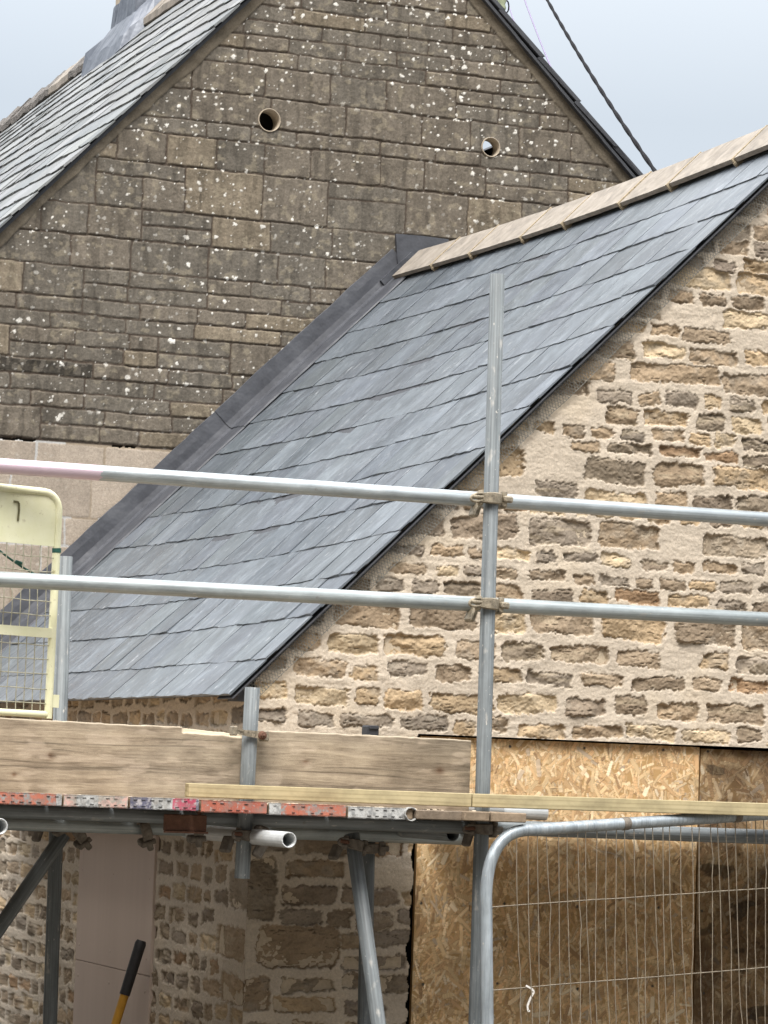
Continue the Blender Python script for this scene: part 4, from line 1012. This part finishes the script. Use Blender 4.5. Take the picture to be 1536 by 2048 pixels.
mb = MB(); mb.bar(G(.0, .265, .004), G(WG, .265, .004), .030, .012, nr); mb.build('cross_rail', MT['yellow'], gate)
zp = .535
mb = MB(); pts = [G(.012, zp), G(WG-.012, zp), G(WG-.012, H_-rc)]+[G(WG-rc+(rc-.012)*math.cos(t_), H_-rc+(rc-.012)*math.sin(t_)) for t_ in np.linspace(.2, math.pi/2, 6)]+[G(rc-(rc-.012)*math.sin(t_), H_-rc+(rc-.012)*math.cos(t_)) for t_ in np.linspace(0, 1.4, 6)]+[G(.012, H_-rc)]
mb.prism(pts, nr*.004); plate = mb.build('sign_plate', MT['yellow'], gate)
mb = MB(); mk = [(27, 1003), (35, 1004), (38, 1006), (38, 1022), (37, 1030), (36, 1042)]
def gp(px, py):                              # pixel onto the front of the plate
    d = V3(ray(px, py)); o_ = G(0, 0, .0062); return d*(o_.dot(nr)/d.dot(nr))
for p, q in zip(mk[:-1], mk[1:]): mb.bar(gp(*p), gp(*q), .007, .001, nr)
mb.build('painted_mark', MT['olive'], plate)
mb = MB(); rng = random.Random(6); a_ = .030
while a_ < WG:
    mb.tube([G(a_+rng.uniform(-.002, .002), b_, .003*math.sin(b_*60)) for b_ in np.linspace(.012, zp, 9)], .0016, 6); a_ += .0305
b_ = .045
while b_ < zp: mb.tube([G(a2, b_+rng.uniform(-.002, .002), .003*math.cos(a2*100)) for a2 in np.linspace(0, WG, 17)], .0016, 6); b_ += .0455
mb.build('wire_mesh', MT['meshwire'], gate)
MB().bar(G(-.016, .035), G(-.016, .075), .038, .008, nr).build('bracket', MT['yellow'], gate); MB().bar(G(-.018, .41), G(-.018, .445), .036, .008, nr).build('bracket', MT['yellow'], gate)
mb = MB(); mb.tube([G(-.001, zp-.018), G(.0, zp-.004)], .0142, 12); mb.build('green_tape', MT['green'], gate)
mb = MB(); c0, c1 = V3(onY(-40, 1066, 9.96)), V3(onY(72, 1150, 9.96)); mb.tube([c0+(c1-c0)*t_+Vector((0, 0, -.01*math.sin(math.pi*t_))) for t_ in np.linspace(0, 1, 9)], .0035, 8); k_ = c0+(c1-c0)*.70
mb.box(k_, (.026, .008, .009), Matrix.Rotation(.3, 3, 'Y'), ch=.002)
o = mb.build('cord', MT['green']); tag(o, 'dark green cord slanting behind the mesh of the cream gate', 'cord')

# ------------------------------------------------------------------ temporary fence panel
def fence_panel():
    YF = 9.56
    c1_ = V3(onY(975, 2048, YF-.02)); c0 = V3(onY(972, 1790, YF)); k1 = V3(onY(986, 1705, YF)); k2 = V3(onY(1020, 1672, YF+.01)); k3 = V3(onY(1062, 1660, YF+.02)); e1 = V3(onY(1536, 1628, YF+.19))
    root = empty('fence_panel', (float(c1_.x), YF, -Z0), 'galvanised temporary fence panel with bent thin wires at lower right', 'fence panel')
    dn = (c1_-c0).normalized(); far = e1+(e1-k3)*1.9; L = (-1.95-c0.z)/dn.z
    pts = [c0+dn*L, c1_, c0+dn*.02]
    def bez(p0, p1, p2, n): return [p0*(1-t_)**2+p1*2*t_*(1-t_)+p2*t_*t_ for t_ in np.linspace(0, 1, n)]
    cr_ = c0+(c0-dn*.0-c1_).normalized()*((k3.z-c0.z)/abs(dn.z))
    pts += bez(c0, cr_+(k3-cr_)*.06, k3, 16); tp = (e1-k3).normalized()
    pts += [k3+(far-k3)*t_ for t_ in np.linspace(.04, 1, 8)]
    mb = MB(); mb.tube(pts, .0195, 16); mb.tube([far, far+dn*(L+.1)], .0195, 14); mb.build('frame', MT['fence'], root)
    mb = MB(); rng = random.Random(21); W = (far-k3).length; nv = int((W+.05)/.0375)
    for i in range(nv):
        a_ = k3-tp*.05+tp*(i*.0375+rng.uniform(-.004, .004)); amp = rng.uniform(.001, .008); ph = rng.uniform(0, 6); drift = rng.uniform(-.012, .012); P = []
        for t_ in np.linspace(0, 1.75, 30): P.append(a_+dn*(t_+.01)+tp*(amp*math.sin(ph+t_*rng.uniform(5, 7))+drift*t_+(.006 if rng.random() < .03 else 0))+Vector((0, -.004, 0)))
        mb.tube(P, .0016, 6)
    for py0, py1 in ((1814, 1776), (1981, 1934)):
        a_, b_ = V3(onY(974, py0, YF)), V3(onY(1536, py1, YF+.19)); b_ = a_+(b_-a_)*2.7
        mb.tube([a_+(b_-a_)*t_+Vector((0, -.007, rng.uniform(-.0012, .0012))) for t_ in np.linspace(0, 1, 24)], .0021, 6)
    for zz in (-1.15, -1.5): mb.tube([c0+dn*(c0.z-zz), c0+dn*(c0.z-zz)+tp*W], .0021, 6)
    mb.build('wire_mesh', MT['fencewire'], root)
    for px in (1245, 1470):                  # rusty pressed clips on the top tube
        f = (px-1062)/(1536-1062); c = k3+(e1-k3)*f; mb = MB(); q = tp.to_track_quat('Z', 'Y').to_matrix()
        mb.lathe([(.0196, -.014), (.0212, -.012), (.0215, 0), (.0212, .012), (.0196, .014)], c, q, 16); mb.build('clip', MT['couplerdull'], root)
    return YF
YF = fence_panel()
mb = MB(); P = [V3(onY(x, y, YF+.02-.01)) for x, y in ((1052, 1971), (1064, 1978), (1068, 1984), (1060, 1998), (1055, 2012), (1056, 2022), (1060, 2022))]
for p, q in zip(P[:-1], P[1:]): mb.bar(p, q, .006, .0022)
o = mb.build('plastic_tie', MT['whiteplastic']); tag(o, 'white plastic tie hooked over the lower wire of the fence', 'tie')

# ------------------------------------------------------------------ long handled tool against the pink board
tp_ = V3(onX(283, 1881, XC-.06)); md = V3(onX(249, 1990, XC-.115)); dd = (md-tp_).normalized(); dd = Vector((dd.x, dd.y, dd.z)); bt = tp_+dd*((-Z0+.02-tp_.z)/dd.z)
tool = empty('long_handled_tool', bt, 'yellow handled tool with long black grip leaning in front of the pink board', 'tool')
Lg = (md-tp_).length
mb = MB(); mb.tube([tp_, tp_+dd*.012, tp_+dd*.04, tp_+dd*Lg], [.0165, .021, .0205, .0195], 18); mb.build('grip', MT['blackplastic'], tool)
mb = MB(); mb.tube([tp_+dd*Lg, bt-dd*.26], .0165, 16); mb.build('shaft', MT['yellowshaft'], tool)
mb = MB(); sd2 = dd.cross(Vector((1, 0, 0))).normalized(); fr = sd2.cross(dd)
n0 = [(-.02, -.30, .012), (.02, -.30, .012), (.10, -.26, .0), (.11, -.06, -.006), (.0, .0, .0), (-.11, -.06, -.006), (-.10, -.26, .0)]
pts = [bt+sd2*a_+dd*b_+fr*c_ for a_, b_, c_ in n0]; mb.prism(pts, fr*.003); mb.build('blade', MT['rust'], tool)

# ------------------------------------------------------------------ overhead cables
def twist(name, p0, p1, sagz, r, turns, mat, label):
    p0, p1 = V3(p0), V3(p1); d = (p1-p0).normalized(); a_ = d.orthogonal().normalized(); b_ = d.cross(a_); mb = MB(); n = turns*10
    for ph in (0, math.pi):
        P = [p0+(p1-p0)*t_+Vector((0, 0, -sagz*4*t_*(1-t_)))+(a_*math.cos(ph+2*math.pi*turns*t_)+b_*math.sin(ph+2*math.pi*turns*t_))*r*.42 for t_ in np.linspace(0, 1, n+1)]
        mb.tube(P, r, 7)
    e_ = p1; mb.lathe([(.0001, -.02), (r*3.2, -.02), (r*3.2, .03), (.0001, .03)], e_, d.to_track_quat('Z', 'Y').to_matrix(), 10)
    return tag(mb.build(name, mat), label, 'cable', 'overhead wires against the sky')
twist('overhead_cable', onY(1040, -105, 22), onY(1338, 382, 12.4), .06, .0080, 11, MT['cable'], 'thick black twisted cable dropping behind the stone ridge')
def wire(name, p0, p1, r, label):
    p0, p1 = V3(p0), V3(p1); mb = MB(); mb.tube([p0+(p1-p0)*t_+Vector((0, 0, -.02*4*t_*(1-t_))) for t_ in np.linspace(0, 1, 16)], r, 7)
    return tag(mb.build(name, MT['purplewire']), label, 'wire', 'overhead wires against the sky')
wire('overhead_wire', onY(1032, -50, 18), onY(1115, 165, 15.2), .0042, 'thin purple wire ending halfway down the dark verge')
wire('overhead_wire', onY(1003, -40, 18), onY(1042, 78, 15.2), .0034, 'thin purple wire ending near the top of the dark verge')
mb = MB(); q = V3(onY(1003, 4, YW-.02)); mb.lathe([(.0001, -.05), (.018, -.05), (.024, -.03), (.018, -.01), (.024, .01), (.018, .03), (.0001, .05)], q, None, 14)
mb.tube([q+Vector((.028+.012*math.cos(t_), 0, -.02+.03*math.sin(t_))) for t_ in np.linspace(-2, 3.4, 14)], .0035, 7, m=1); mb.tube([q+Vector((-.04, .05, -.05)), q+Vector((0, 0, -.04))], .006, 8, m=1)
o = mb.build('cable_bracket', [m_plain('pale_green_insulator', (.32, .36, .24), .5), MT['cable']]); tag(o, 'pale green insulator with a black cable loop at the top of the verge', 'insulator')

# ------------------------------------------------------------------ ground, then set the eye height
me = MB(); me.add([(-150, -150, -2.2), (150, -150, -2.2), (150, 150, -2.2), (-150, 150, -2.2)], [(0, 1, 2, 3)])
g = me.build('ground', MT['ground']); g['kind'] = 'structure'
for o in list(bpy.data.objects):
    if o.parent is None:
        o.location.z += Z0
        if o.type == 'MESH' and o.name != 'ground' and o.rotation_mode != 'QUATERNION' and o.data.users == 1:   # origin to the thing's base
            n = len(o.data.vertices); a = np.empty(n*3, np.float32); o.data.vertices.foreach_get('co', a); a = a.reshape(-1, 3)
            c = Vector(((float(a[:, 0].min())+float(a[:, 0].max()))/2, (float(a[:, 1].min())+float(a[:, 1].max()))/2, float(a[:, 2].min())))
            o.data.transform(Matrix.Translation(-c)); o.location += c
